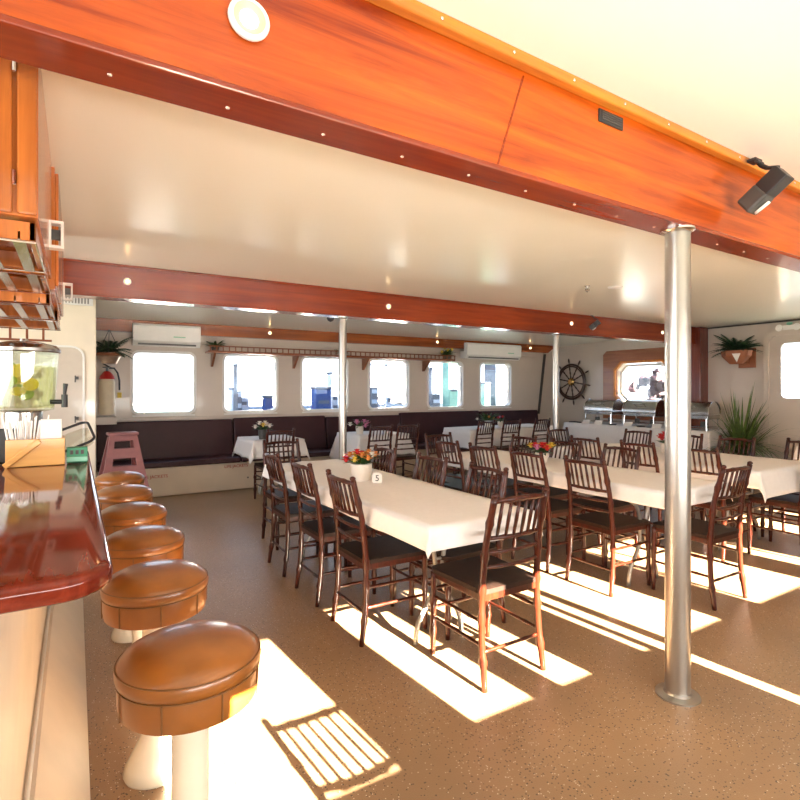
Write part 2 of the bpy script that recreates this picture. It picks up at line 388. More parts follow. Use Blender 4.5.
m = MB(); m.prism([(.2, 0), (8.35, 0), (8.62, .17), (.2, .17)], .12, lambda u, v, d: Vector((u, d, v))); m.build('beam_body', 'valance_wood', b3)
m = MB(); m.box(.2, 8.6, -.015, .0, .15, .165, .003); m.build('cornice', 'valance_wood', b3)
for u, v, y, lb in ((127, 281.5, 4.88, 'small lit bulb on the middle beam, leftmost of its row'), (388, 306.6, 4.88, 'small lit bulb on the middle beam, above the pink bench flowers'),
                (571, 323.5, 4.88, 'small lit bulb on the middle beam, above the ship wheel'), (662, 332.6, 4.88, 'small lit bulb on the middle beam, just left of the front pole'),
                (269.6, 333, 7.80, 'small lit bulb on the window valance above the second window'), (437, 342, 7.80, 'small lit bulb on the window valance beside the right air conditioner'),
                (530, 348, 7.80, 'small lit bulb at the right end of the window valance')):
    x, z = r_(u, v, y); downlight(x, y-.001, z, .029, lb, 'bulbs on the beams')

def pole(x, y, r, z1, label):
    t = empty('support_pole', (x, y, 0), 0, label, 'pole', 'support poles')
    m = MB(); m.tube([(0, 0, 0.0), (0, 0, z1)], r, 32); m.build('shaft', 'aluminium', t, 2)
    m = MB(); m.lathe([(r*1.75, 0), (r*1.75, .008), (r*1.1, .014), (r*1.04, .025)], seg=28); m.build('floor_flange', 'aluminium', t, 2)
    m = MB(); m.lathe([(r*1.04, z1-.02), (r*1.35, z1-.008), (r*1.35, z1)], seg=28); m.build('ceiling_flange', 'chrome', t, 2)
pole(2.36, 1.42, .054, 2.136, 'thick brushed metal pole in front, right of the nearest table')
pole(2.34, 4.96, .040, 2.146, 'thin metal pole rising behind the nearest long table, left of the others')
pole(5.46, 4.96, .040, 2.146, 'thin metal pole farther back, just left of the ship wheel')

# spotlights and other ceiling fittings
def spot(loc, rz, sc, label):
    t = empty('spotlight', loc, rz, label, 'spotlight'); t.scale = (sc,)*3
    m = MB(); m.box(-.035, .03, -.012, .03, -.006, .010, .004); m.tube([(0, 0, 0), (0, -.02, -.03), (.0, -.045, -.05)], .011); m.tube([(-.03, -.012, -.012), (.03, -.012, -.012)], .008); m.build('bracket', 'black_plastic', t)
    a, b = Vector((-.07, -.15, -.12)), Vector((-.075, .015, -.245)); ax = (b-a).normalized()
    m = MB(); m.tube([(0, -.045, -.05), (-.02, -.10, -.07), (-.06, -.12, -.12)], .010, 6); m.build('yoke', 'black_plastic', t)
    R = Matrix.Translation(a) @ ax.to_track_quat('Z', 'Y').to_matrix().to_4x4()
    m = MB(); m.box(-.044, .044, -.040, .040, 0, .105, .006, mat=R); m.build('housing', 'black_plastic', t)
    m = MB(); m.box(-.047, .047, -.043, .043, .10, .205, .012, mat=R); m.build('lamp_head', 'dark_grey', t)
    n = Vector((.45, -.45, -.77)).normalized(); R2 = Matrix.Translation(R @ Vector((0, 0, .155))+n*.040) @ n.to_track_quat('Z', 'Y').to_matrix().to_4x4()
    m = MB(); m.lathe([(.036, 0), (.038, .012), (.031, .014), (.0001, .006)], seg=20); bmesh.ops.transform(m.bm, matrix=R2, verts=m.bm.verts[:]); m.build('lens', 'paper', t, 2)
    return t
x, z = r_(772, 166, 1.32)
spot((2.82, 1.30, 2.51), 0, 1.0, 'black adjustable spotlight clamped to the right end of the nearest beam')
x, z = r_(594, 320, 4.80)
spot((x+.02, 4.84, z+.06), .3, .72, 'small dark spotlight on the middle beam, above the ship wheel')
t = empty('dome_camera', (2.80, 6.3, 2.368), 0, 'black half dome under the ceiling beside the thin left pole', 'camera')
m = MB(); m.lathe([(.06, 0), (.06, -.02)], seg=20); m.build('mount', 'dark_grey', t, 2)
m = MB(); m.lathe([(.052, -.02), (.05, -.05), (.035, -.08), (.0001, -.095)], seg=20); m.build('dome', 'black_plastic', t, 1)
for (u, v, lb) in ((587, 286, 'tiny dark sprinkler under the ceiling, left of the pale glare'), (615, 287, 'flat oval ceiling plate beside the tiny sprinkler')):
    f = 454-.521*(u-400); y = 1.02*f/(390-v); x = C_*(u-75)/f*y
    t = empty('sprinkler' if u == 587 else 'ceiling_plate', (x, y, 2.42), 0, lb, 'sprinkler' if u == 587 else 'ceiling plate')
    if u == 587:
        MB().lathe([(.03, 0), (.012, -.01), (.012, -.04), (.025, -.045), (.0001, -.05)], seg=12).build('head', 'steel', t, 1)
        m = MB(); m.tube([(-.03, 0, -.03), (0, 0, -.06), (.03, 0, -.03)], .004); m.build('deflector', 'dark_grey', t)
    else: MB().lathe([(.07, 0), (.065, -.01), (.0001, -.012)], seg=20).build('cover', 'white_plastic', t, 1)

# ---------------------------------------------------------------- bench along the windows
bb = empty('window_bench', (0, 7.52, .39), 0, 'long dark vinyl bench with cream locker base, running under the row of windows', 'bench')
m = MB(); m.box(.21, 8.25, .05, .52, -.378, -.002, .004); m.box(.21, 8.25, .09, .52, -.39, -.37); m.build('locker_base', 'bench_cream', bb)
def text(s, size, name, mat, parent, M, ext=.001):
    cu = bpy.data.curves.new(name, 'FONT'); cu.body = s; cu.size = size; cu.extrude = ext; cu.offset = size*.012; cu.align_x = 'CENTER'; cu.align_y = 'CENTER'
    o = bpy.data.objects.new(name, cu); COL.objects.link(o)
    dg = bpy.context.evaluated_depsgraph_get(); me = bpy.data.meshes.new_from_object(o.evaluated_get(dg)); bpy.data.objects.remove(o)
    me.transform(M); me.materials.clear(); me.materials.append(MAT[mat]); q = bpy.data.objects.new(name, me); COL.objects.link(q)
    if parent: q.parent = parent
    return q
for (u, v) in ((236, 466), (154, 477)):
    x, z = r_(u, v, 7.57)
    text('LIFE JACKETS', .056, 'lettering', 'red_text', bb, Matrix.Translation((x, .047, z-.39)) @ Matrix.Rotation(PI/2, 4, 'X'))
MB().box(2.08, 2.10, .04, .052, -.24, -.22).build('latch', 'dark_grey', bb)
SX = [.22, 1.98, 3.45, 4.86, 6.65, 8.22]
for k in range(5):
    a, b = SX[k]+.008, SX[k+1]-.008
    m = MB(); m.box(a, b, -.03, .43, 0.002, .075, .015); m.build('seat_cushion', 'burgundy_vinyl', bb)
    m = MB(); m.box(a, b, 0, .09, 0, (.53, .545, .52, .56, .545)[k], .02, mat=Matrix.Translation((0, .365, .06)) @ Matrix.Rotation(math.radians(-7), 4, 'X')); m.build('back_cushion', 'burgundy_vinyl', bb)

# ---------------------------------------------------------------- plate rail, air conditioners, window-wall plants
t = empty('plate_rail', (0, 7.9, 1.94), 0, 'long brown wooden plate rail shelf above the windows', 'shelf')
m = MB(); m.box(1.6, 5.95, -.10, .14, -.012, .012, .003); m.build('shelf_board', 'shelf_wood', t)
m = MB(); m.box(1.6, 5.95, -.105, -.09, .075, .092); m.box(1.6, 5.95, -.10, -.092, .012, .022)
for k in range(50): m.box(1.62+k*.088, 1.634+k*.088, -.104, -.092, .012, .08)
m.build('fiddle_rail', 'shelf_wood', t)
for xb in (1.68, 2.92, 4.15, 5.38):
    m = MB(); m.prism([(-.09, 0), (.14, 0), (.14, -.19), (.11, -.19)], .03, lambda u, v, d, xb=xb: Vector((xb+d, u, v-.012))); m.build('bracket', 'shelf_wood', t)
def aircon(x0, x1, label):
    t = empty('air_conditioner', (x0, 7.74, 1.985), 0, label, 'air conditioner', 'air conditioners'); w_ = x1-x0
    m = MB(); m.prism([(.055, 0), (.02, 0), (-.03, .07), (-.045, .26), (-.02, .29), (.055, .29)], w_, lambda u, v, d: Vector((d, u, v))); m.build('casing', 'white_plastic', t)
    m = MB(); m.prism([(.035, -.004), (.025, -.004), (-.012, .05), (-.006, .055)], w_-.1, lambda u, v, d: Vector((d+.05, u, v))); m.build('outlet_flap', 'white_plastic', t)
    MB().box(.06, w_-.06, -.026, .01, .014, .034).build('air_slot', 'dark_grey', t)
    m = MB(); m.box(.1, w_-.1, .05, .305, .02, .15); m.build('wall_mount', 'white_plastic', t)
    m = MB(); m.box(w_-.35, w_-.2, -.047, -.040, .12, .135); m.build('display_strip', 'green_light', t)
aircon(.64, 1.48, 'white split air conditioner above the first window')
aircon(6.15, 7.50, 'white split air conditioner above the two right windows')

def leafy(m, c, r, n, L, wdt, droop, up=.5, seed=0):
    rnd = random.Random(seed)
    for k in range(n):
        a = rnd.uniform(0, 2*PI); l = L*rnd.uniform(.6, 1.1); e_ = rnd.uniform(up*.3, up*1.6)
        dirv = Vector((math.cos(a), math.sin(a), 0)); side = Vector((-math.sin(a), math.cos(a), 0))
        p0 = Vector(c)+dirv*r*rnd.random(); prev = None; seg = 5
        for i in range(seg+1):
            s = i/seg; p = p0+dirv*l*s*math.cos(e_*.6)+Vector((0, 0, l*(math.sin(e_)*s-droop*s*s)))
            ww = wdt*math.sin(PI*min(.95, .15+s*.85))*.5+.0008
            A = m.bm.verts.new(p-side*ww+Vector((0, 0, .3*ww))); M_ = m.bm.verts.new(p); B = m.bm.verts.new(p+side*ww+Vector((0, 0, .3*ww)))
            if prev:
                m.bm.faces.new((prev[0], prev[1], M_, A)); m.bm.faces.new((prev[1], prev[2], B, M_))
            prev = (A, M_, B)
def fernleaf(m, c, n, L, droop, seed, up=.6):
    rnd = random.Random(seed)
    for k in range(n):
        a = 2*PI*k/n+rnd.uniform(-.3, .3); l = L*rnd.uniform(.7, 1.1); e_ = rnd.uniform(.1, up*1.7)
        d = Vector((math.cos(a), math.sin(a), 0)); side = Vector((-d.y, d.x, 0)); pts = []
        for i in range(13):
            s = i/12; pts.append(Vector(c)+d*l*s*math.cos(e_*.6)+Vector((0, 0, l*(math.sin(e_)*s-droop*s*s))))
        m.tube(pts, .003, 4)
        for i in range(2, 12):
            ll = l*.20*math.sin(PI*(i/12)**.8)+.01
            for sg in (-1, 1):
                p = pts[i]; q = p+side*sg*ll+d*ll*.35-Vector((0, 0, .25*ll)); h = (pts[i+1]-pts[i-1])*.28
                vs = [m.bm.verts.new(p-h), m.bm.verts.new(q), m.bm.verts.new(p+h)]; m.bm.faces.new(vs)
def small_plant(loc, label, seed, flowers=None, sc=1):
    t = empty('potted_plant', loc, 0, label, 'plant')
    MB().lathe([(.045*sc, 0), (.06*sc, .07*sc), (.055*sc, .07*sc)], seg=14).build('pot', 'pot_dark', t, 2)
    m = MB(); leafy(m, (0, 0, .06*sc), .02, 46, .19*sc, .035*sc, .35, .7, seed); m.build('foliage', 'green_leaf', t)
    if flowers:
        for k in range(4):
            a = seed+k*1.7; m = MB(); m.ball((.08*math.cos(a)*sc, .06*math.sin(a)*sc, (.12+.02*k)*sc), .022*sc, 8, 5, jit=.15); m.build('bloom', flowers, t)
small_plant((1.72, 7.93, 1.953), 'leafy plant at the left end of the plate rail', 3)
small_plant((3.72, 7.93, 1.953), 'small plant on the plate rail behind the thin left pole', 5, None, .8)
small_plant((5.85, 7.92, 1.953), 'leafy plant with yellow blooms at right end of plate rail', 9, 'flower_yellow', 1.25)

# hanging fern by pantry and extinguisher on window wall
x, z = r_(109, 352, 7.5)
t = empty('hanging_fern', (x, 7.5, z-.05), 0, 'dark fern in a metal bowl hanging by the fire extinguisher', 'plant')
m = MB(); m.lathe([(.0001, -.10), (.08, -.095), (.12, -.02), (.15, .03), (.14, .03), (.11, -.01)], seg=20); m.build('bowl', 'copper', t, 2)
m = MB(); m.lathe([(.14, .0), (.165, .01), (.165, .035), (.14, .03)], seg=20); m.build('rim_ring', 'terracotta', t, 2)
for k in range(3):
    a = k*2.1+.4; m = MB(); m.tube([(.15*math.cos(a), .15*math.sin(a), .03), (0, 0, .33)], .004, 5); m.build('chain', 'dark_grey', t)
m = MB(); fernleaf(m, (0, 0, .05), 26, .36, .45, 4, .8); m.build('foliage', 'dark_leaf', t)
x, z = r_(105, 398, 7.72)
t = empty('fire_extinguisher', (x+.02, 7.72, z-.22), 0, 'cream bodied fire extinguisher with red collar beside the first window', 'fire extinguisher')
MB().lathe([(.0001, 0), (.088, .01), (.09, .05), (.09, .42), (.07, .47), (.035, .50)], seg=24).build('cylinder', 'extinguisher_cream', t, 2)
MB().lathe([(.092, .46), (.080, .50), (.050, .54), (.03, .56)], seg=20).build('collar', 'red_paint', t, 2)
m = MB(); m.box(-.015, .015, -.015, .015, .55, .61); m.box(-.05, .04, -.012, .012, .60, .615); m.tube([(-.05, 0, .66), (0, 0, .63), (.05, 0, .60)], .01, 6); m.build('valve_handle', 'black_plastic', t)
m = MB(); m.tube([(.02, 0, .60), (.08, 0, .60), (.12, 0, .54), (.14, 0, .44), (.14, 0, .32)], .011, 8); m.build('hose', 'black_plastic', t, 1)
m = MB(); m.box(.115, .165, -.01, 0, .22, .29, .003); m.build('tag', 'flower_yellow', t)
m = MB(); m.box(.20, .45, 7.62, YW, .965, 1.06, .006); tag(m.build('wall_ledge', 'hull_white'), 'short cream ledge under the fire extinguisher beside locker wall', 'ledge')

# ---------------------------------------------------------------- right wall: wood panel, wheel, plants
m = MB(); pout = [(4.90, .85), (6.80, .85), (6.80, 2.08), (6.72, 2.15), (4.90, 2.15)]
m.plate(pout, [octo(5.45, 6.51, 1.17, 1.90, .13)], .045, FX(XR-.045)); t = m.build('wall_panel', 'panel_wood')
tag(t, 'brown wooden surround panel framing the octagonal window behind the buffet', 'wall panel')
m = MB(); m.plate(octo(5.41, 6.55, 1.13, 1.94, .15), [octo(5.45, 6.51, 1.17, 1.90, .13)], .03, FX(XR-.065)); m.build('bevel_trim', 'cornice_wood', t)
m = MB(); m.box(8.60, XR, 4.80, 5.12, .60, 2.42, .006); tag(m.build('wall_pilaster', 'pilaster_wood'), 'dark red wooden pilaster under the right end of the middle beam', 'pilaster')
def ship_wheel():
    t = empty('ship_wheel', (XR-.07, 7.56, 1.57), 0, 'dark wooden ship steering wheel hung on the far wall', 'ship wheel')
    f = lambda a, r, d=0: (d, r*math.cos(a), r*math.sin(a))
    MB().tube([f(2*PI*k/48, .355) for k in range(48)], .022, 8, closed=True).build('outer_rim', 'wheel_wood', t, 1)
    MB().tube([f(2*PI*k/48, .315, -.005) for k in range(48)], .014, 8, closed=True).build('inner_rim', 'wheel_wood', t, 1)
    MB().lathe([(.0001, -.05), (.05, -.045), (.06, -.02), (.075, -.01), (.075, .02)], seg=20, axis='x').build('hub', 'brass', t, 2)
    for k in range(10):
        a = 2*PI*k/10+.17; rr = [.05, .09, .13, .18, .22, .26, .31, .36, .39, .41, .44, .475, .49]
        ra = [.010, .016, .009, .017, .010, .016, .012, .012, .009, .016, .018, .013, .004]
        MB().tube([f(a, r) for r in rr], ra, 8).build('spoke', 'wheel_wood', t, 1)
    MB().box(.02, .07, -.03, .03, -.03, .03).build('wall_mount', 'dark_grey', t)
ship_wheel()
# octagonal wooden planter
t = empty('wall_planter', (XR-.34, 4.2, 1.79), 0, 'octagonal wooden wall planter with a spreading green fern', 'plant')
m = MB()
def octring(r, z): return [m.bm.verts.new((r*math.cos(PI/8+k*PI/4)*.8, r*math.sin(PI/8+k*PI/4), z)) for k in range(8)]
rs = [octring(.09, 0), octring(.20, .12), octring(.21, .20), octring(.18, .20)]
m.bm.faces.new(rs[0][::-1]); m.bm.faces.new(rs[3])
for A, B in zip(rs, rs[1:]):
    for k in range(8): m.bm.faces.new((A[k], A[(k+1) % 8], B[(k+1) % 8], B[k]))
m.build('planter_box', 'terracotta', t)
m = MB(); m.box(.16, .34, -.04, .04, .02, .18); m.box(.30, .335, -.12, .12, -.05, .25, .005); m.build('wall_bracket', 'terracotta', t)
m = MB(); m.prism([(-.02, .15), (-.14, .15), (-.09, .02)], .004, lambda u, v, d: Vector((-.17+d-.002, u, v))); m.build('front_plate', 'white_paint', t)
m = MB(); fernleaf(m, (0, 0, .21), 30, .40, .35, 12, .75); leafy(m, (0, 0, .2), .08, 60, .32, .045, .4, .7, 2); m.build('foliage', 'dark_leaf', t)
t = empty('emergency_light', (XR-.005, 3.62, 2.30), 0, 'round white emergency lamp on the wall above the cabin door', 'light')
MB().box(-.05, 0, -.10, .10, -.04, .04, .01).build('housing', 'white_plastic', t)
for s in (-1, 1):
    m = MB(); m.lathe([(.035, 0), (.05, -.04), (.045, -.05), (.0001, -.045)], (-.06, s*.11, .0), 18, axis='x'); m.build('lamp_head', 'white_plastic', t, 2)
MB().ball((-.05, 0, .06), .03, sc=(1, 1.4, .8)).build('sensor', 'green_light', t, 1)
m = MB(); m.tube([(XR-.015, 3.9, 2.405), (XR-.015, 4.8, 2.405), (XR-.015, 5.0, 2.405)], .012, 6); m.tube([(XR-.015, 3.2, 2.405), (XR-.015, 3.9, 2.405)], .012, 6)
struct(m.build('trim_3', 'pot_dark'))
# spiky plant
t = empty('potted_dracaena', (8.28, 4.03, 0), 0, 'tall spiky green plant standing on the floor beside the buffet', 'plant')
MB().lathe([(.0001, 0), (.14, 0), (.19, .36), (.20, .40), (.17, .40), (.16, .34)], seg=24).build('pot', 'terracotta', t, 2)
m = MB()
rnd = random.Random(5)
for k in range(260):
    a = rnd.uniform(0, 2*PI); l = rnd.uniform(.4, 1.05); e_ = rnd.uniform(.15, 1.45); dv = Vector((math.cos(a), math.sin(a), 0)); sd_ = Vector((-dv.y, dv.x, 0)); prev = None
    z0 = rnd.uniform(.42, .62); wd = rnd.uniform(.010, .018)
    for i in range(8):
        s = i/7; p = Vector((0, 0, z0))+dv*(.03+l*s*math.cos(e_))+Vector((0, 0, l*(math.sin(e_)*s-.28*s*s*math.cos(e_)*1.6)))
        if p.x > .25: p.x = .25+.22*math.tanh((p.x-.25)/.5)
        if p.y > .1: p.y = .1+.16*math.tanh((p.y-.1)/.4)
        ww = wd*(1-s**2)+.001
        A = m.bm.verts.new(p-sd_*ww); B = m.bm.verts.new(p+sd_*ww)
        if prev: m.bm.faces.new((prev[0], prev[1], B, A))
        prev = (A, B)
m.build('foliage', 'grass_leaf', t)
MB().tube([(0, 0, .38), (.01, 0, .7)], .035, 8).build('stem', 'terracotta', t)

# ---------------------------------------------------------------- bar: body, counter, stools
m = MB(); m.box(-1.0, -.13, 1.28, 3.7, .0, .995, .004); bd = m.build('bar', 'bar_cream')
tag(bd, 'cream glossy bar body standing under the mahogany counter', 'bar')
m = MB(); m.prism([(-.134, .0), (.044, .0), (.044, .012), (-.10, .23), (-.134, .24)], 5.2, lambda u, v, d: Vector((u, -1.0+d*1.1, v))); m.build('sloped_plinth', 'bar_cream', bd)
m = MB(); m.box(-1.0, -.131, -1.0, 1.3, 0, .86, .004); m.build('side_panel', 'bar_cream', bd)
m = MB(); m.tube([(-.118, -1.0, .238), (-.118, 4.70, .238)], .007, 10); m.build('foot_trim', 'white_paint', bd, 1)
m = MB(); o = rrect(-1.05, .068, 1.18, 3.75, .10, 8)
m.prism(o, .05, lambda u, v, d: Vector((u, v, .995+d)))
bmesh.ops.recalc_face_normals(m.bm, faces=m.bm.faces[:])
ee = [e for e in m.bm.edges if len(e.link_faces) == 2 and abs(e.link_faces[0].normal.z)+abs(e.link_faces[1].normal.z) > .9 and abs(e.link_faces[0].normal.z-e.link_faces[1].normal.z) > .5]
bmesh.ops.bevel(m.bm, geom=ee, offset=.018, segments=4, affect='EDGES', profile=.5)
tag(m.build('bar_counter', 'counter_wood', None, 2), 'glossy dark mahogany bar counter top at left with rounded corner', 'counter')

def make_stool():
    t = empty('bar_stool', (0, 0, 0), 0, None, 'bar stool')
    MB().lathe([(.0001, 0), (.108, 0), (.112, .012), (.102, .04), (.070, .10), (.052, .135), (.048, .16), (.047, .60)], seg=32).build('pedestal', 'pedestal_enamel', t, 2)
    MB().lathe([(.0001, .582), (.160, .582), (.170, .588), (.175, .61), (.176, .655), (.174, .664)], seg=48).build('skirt', 'leather', t, 2)
    MB().lathe([(.172, .660), (.179, .668), (.182, .684), (.178, .700), (.165, .716), (.13, .734), (.07, .746), (.0001, .749)], seg=48).build('cushion', 'leather', t, 1)
    for r, z in ((.1775, .663), (.179, .700)):
        MB().tube([(r*math.cos(2*PI*k/64), r*math.sin(2*PI*k/64), z) for k in range(64)], .0018, 6, closed=True).build('piping', 'leather_seam', t, 1)
    for k in range(8):
        m = MB(); a = 2*PI*k/8+.25; m.tube([(.1758*math.cos(a), .1758*math.sin(a), .592), (.1768*math.cos(a), .1768*math.sin(a), .66)], .0022, 5); m.build('seam', 'leather_seam', t)
    return t
st = make_stool()
sl = ['tan leather bar stool nearest the viewer, its whole round seat in view', 'tan leather bar stool second from the front beside the counter corner', 'tan leather bar stool third from the front in the row',
      'tan leather bar stool fourth from the front in the row', 'tan leather bar stool fifth from the front, second from the far end', 'tan leather bar stool at the far end of the row, before the step stool']
for i, (x, y) in enumerate(((.262, 1.50), (.256, 2.15), (.272, 2.76), (.280, 3.40), (.282, 4.08), (.302, 4.78))):
    g = 'tan bar stools along the counter'
    if i == 0: st.location = (x, y, 0); tag(st, sl[0], None, g)
    else: dup(st, (x, y, 0), .5*i, sl[i], g)

# step stool, maroon plastic
t = empty('step_ladder', (.42, 6.15, 0), math.radians(6), 'maroon plastic folding step ladder standing between stools and bench', 'step ladder')
def sladder(m, yb, yt, H, w0, w1, th):
    fn = lambda u, v, d: Vector((u, yb+(yt-yb)*v/H+d, v)); holes = []
    for k in range(5):
        z1 = H-.055-.18*k; z0 = z1-(.08 if k < 2 else .11); W = lambda z: w0+(w1-w0)*z/H
        wa = .62*W(z0) if k < 2 else W(z0)-.06; wb = .62*W(z1) if k < 2 else W(z1)-.06
        holes.append([(-wa, z0), (wa, z0), (wb, z1), (-wb, z1)])
    m.plate([(-w0, 0), (w0, 0), (w1, H), (-w1, H)], holes, th, fn)
m = MB(); sladder(m, -.20, -.03, .94, .29, .125, .035); m.build('front_frame', 'stool_maroon', t)
m = MB(); sladder(m, .28, .08, .92, .29, .125, .03); m.build('rear_frame', 'stool_maroon', t)
for z, y, w_ in ((.28, -.14, .22), (.56, -.08, .175)):
    MB().box(-w_, w_, y-.02, y+.16, z-.02, z+.01, .006).build('tread', 'stool_maroon', t)
MB().box(-.14, .14, -.05, .12, .935, .965, .008).build('top_step', 'stool_maroon', t)

# ---------------------------------------------------------------- wall cabinets with glass racks over the bar
cab = empty('hanging_cabinet', (0, 1.87, 1.9), 0, 'varnished wooden cabinet hanging from ceiling over the bar', 'cabinet')
m = MB(); m.box(-1.0, -.092, 0, 1.0, 0, .52, .003); m.build('body', 'cabinet_wood', cab)
for a, b in ((-.235, -.152), (-.145, -.096)):
    pass
m = MB(); m.box(-.40, -.152, -.022, 0, .004, .515, .006); m.build('door', 'cabinet_wood', cab)
m = MB(); m.box(-.142, -.094, -.022, 0, .004, .515, .006); m.build('door', 'cabinet_wood', cab)
m = MB(); m.box(-.66, -.41, -.022, 0, .004, .515, .006); m.build('door', 'cabinet_wood', cab)
for z in (.1, .42):
    m = MB(); m.tube([(-.147, -.024, z-.02), (-.147, -.024, z+.02)], .005, 6); m.build('hinge', 'chrome', cab)
cab2 = empty('hanging_cabinet', (0, 2.9, 1.86), 0, 'second wooden hanging cabinet, farther along above the bar', 'cabinet')
m = MB(); m.box(-1.0, -.080, 0, 1.25, 0, .56, .003); m.build('body', 'cabinet_wood', cab2)
m = MB(); m.box(-.080, -.066, .02, .60, .02, .54, .005); m.build('door', 'cabinet_wood', cab2)
m = MB(); m.box(-.080, -.066, .63, 1.23, .02, .54, .005); m.build('door', 'cabinet_wood', cab2)
def rack(y0, y1, z, label, xs=(-.55, -.10)):
    t = empty('glass_rack', (0, y0, z), 0, label, 'glass rack', 'stemware racks')
    m = MB(); m.box(xs[0], xs[1], 0, .018, -.055, 0, .002); m.box(xs[0], xs[1], y1-y0-.018, y1-y0, -.055, 0, .002); m.box(xs[1]-.016, xs[1], 0, y1-y0, -.055, 0, .002); m.build('frame', 'cabinet_wood', t)
    n = 5
    for k in range(n):
        xx = xs[0]+.05+k*(xs[1]-xs[0]-.09)/(n-1)
        m = MB(); m.box(xx-.016, xx+.016, .0, y1-y0, -.062, -.057); m.box(xx-.003, xx+.003, 0, y1-y0, -.057, -.03); m.build('channel', 'steel', t)
    m = MB(); m.tube([(xs[0], -.004, -.06), (xs[1], -.004, -.06), (xs[1]+.004, y1-y0, -.06), (xs[0], y1-y0, -.06)], .004, 6); m.build('edge_wire', 'chrome', t)
rack(1.90, 2.35, 1.893, 'wooden stemware rack with metal channels under the nearest cabinet')
rack(2.42, 2.86, 1.893, 'stemware rack under the far end of the nearest cabinet')
rack(2.92, 3.5, 1.85, 'stemware rack under the second cabinet, near end')
rack(3.58, 4.12, 1.85, 'stemware rack under the second cabinet, its lowest far end', (-.75, -.085))
for (u, v, y, s_, lb) in ((54, 234, 2.60, .075, 'white square metal bracket on cabinet side, larger and nearer'), (62, 291, 4.09, .075, 'white square metal bracket on cabinet side, smaller and farther')):
    x, z = r_(u, v, y); x = -.0925 if u == 54 else -.0665
    t = empty('square_bracket', (x, y, z), 0, lb, 'bracket')
    m = MB(); w_ = .052; m.plate([(0, -s_*.75), (w_, -s_*.75), (w_, s_*.75), (0, s_*.75)], [[(.008, -s_*.6), (w_-.01, -s_*.6), (w_-.01, s_*.6), (.008, s_*.6)]], .05, FY(0)); m.build('frame', 'white_paint', t)
    MB().box(0.0, w_-.012, .03, .045, -s_*.2, s_*.35).build('insert', 'dark_grey', t)
# back-bar shelf seen below the racks
t = empty('back_bar_rail', (-.95, 4.75, 1.86), 0, 'dark wooden spindle rail at far end of the bar, below the glass racks', 'rail')
m = MB(); m.box(0, .80, 0, .03, .0, .018); m.box(0, .80, 0, .03, -.10, -.085); m.build('rails', 'shelf_wood', t)
for k in range(8): MB().box(.04+k*.10, .055+k*.10, .005, .025, -.09, .0).build('spindle', 'shelf_wood', t)
MB().box(.76, .79, .0, .03, -.0, .56).build('hanger', 'shelf_wood', t); MB().box(.02, .05, .0, .03, -.0, .56).build('hanger', 'shelf_wood', t)

# ---------------------------------------------------------------- things on the counter
ZC = 1.0455
t = empty('drink_dispenser', (-.235, 3.5, ZC), 0, 'clear drink dispenser filled with lemon and lime water on metal stand', 'drink dispenser')
MB().lathe([(.10, 0), (.10, .01), (.085, .02), (.085, .235), (.12, .245)], seg=32).build('stand', 'steel', t, 2)
MB().lathe([(.0001, .247), (.135, .247), (.14, .27), (.160, .56), (.158, .56), (.137, .27), (.0001, .255)], seg=40).build('tank', 'acrylic', t, 2)
MB().lathe([(.0001, .258), (.134, .259), (.151, .48), (.0001, .48)], seg=40).build('water', 'lemonade', t, 2)
MB().lathe([(.163, .555), (.168, .56), (.168, .575), (.15, .595), (.08, .612), (.02, .618), (.018, .63), (.0001, .632)], seg=40).build('lid', 'steel', t, 2)
rnd = random.Random(3)
for k in range(9):
    a = rnd.uniform(0, 6.28); rr = rnd.uniform(.03, .10); R = Matrix.Rotation(rnd.uniform(.6, 1.5), 3, 'X') @ Matrix.Rotation(rnd.uniform(0, 3), 3, 'Z')
    MB().lathe([(.0001, -.004), (.036, -.004), (.036, .004), (.0001, .004)], (rr*math.cos(a), rr*math.sin(a), .33+.018*k), 16, rot=R).build('citrus_slice', 'lemon' if k % 2 else 'lime', t, 2)
m = MB(); m.tube([(.12, -.03, .29), (.185, -.05, .29)], .013, 10); m.tube([(.185, -.05, .26), (.185, -.05, .33)], .016, 10); m.tube([(.185, -.05, .33), (.19, -.05, .39)], [.008, .013], 10); m.build('tap', 'black_plastic', t, 2)

t = empty('condiment_box', (0, 3.0, ZC), 0, 'bamboo caddy with a slanted handle on the counter, holding straws and napkins', 'caddy')
x0, x1 = -.272, -.042
m = MB(); m.box(x0, x1, 0, .012, 0, .125, .002); m.box(x0, x1, .13, .142, 0, .125, .002); m.box(x0, x0+.01, .01, .135, 0, .125); m.box(x1-.01, x1, .01, .135, 0, .125); m.box(x0, x1, .01, .135, 0, .008); m.box(-.155, -.147, .01, .135, 0, .11); m.build('box', 'bamboo', t)
m = MB(); R = Matrix.Translation((x0+.005, -.006, .012)) @ Matrix.Rotation(math.radians(-40), 4, 'Y'); m.box(-.012, .165, -.005, .004, -.013, .013, .004, mat=R); m.build('handle', 'bamboo', t)
MB().lathe([(.006, 0), (.005, -.004), (.0001, -.005)], (-.155, 0, .118), 10, axis='y').build('pivot_pin', 'dark_grey', t)
rnd = random.Random(8)
for k in range(26):
    xx = x0+.02+k*.0043; yy = .03+rnd.random()*.09; lean = (k-12)*.003+rnd.uniform(-.01, .01); ln = rnd.uniform(.20, .235)
    m = MB(); m.tube([(xx, 3.0+yy, ZC+.009), (xx+lean, 3.0+yy+rnd.uniform(-.01, .01), ZC+ln)], .0035, 6)
    tag(m.build('drinking_straw', 'paper', None, 2), 'white paper wrapped straw standing in the bamboo caddy', 'straw', 'straws in the bamboo caddy')
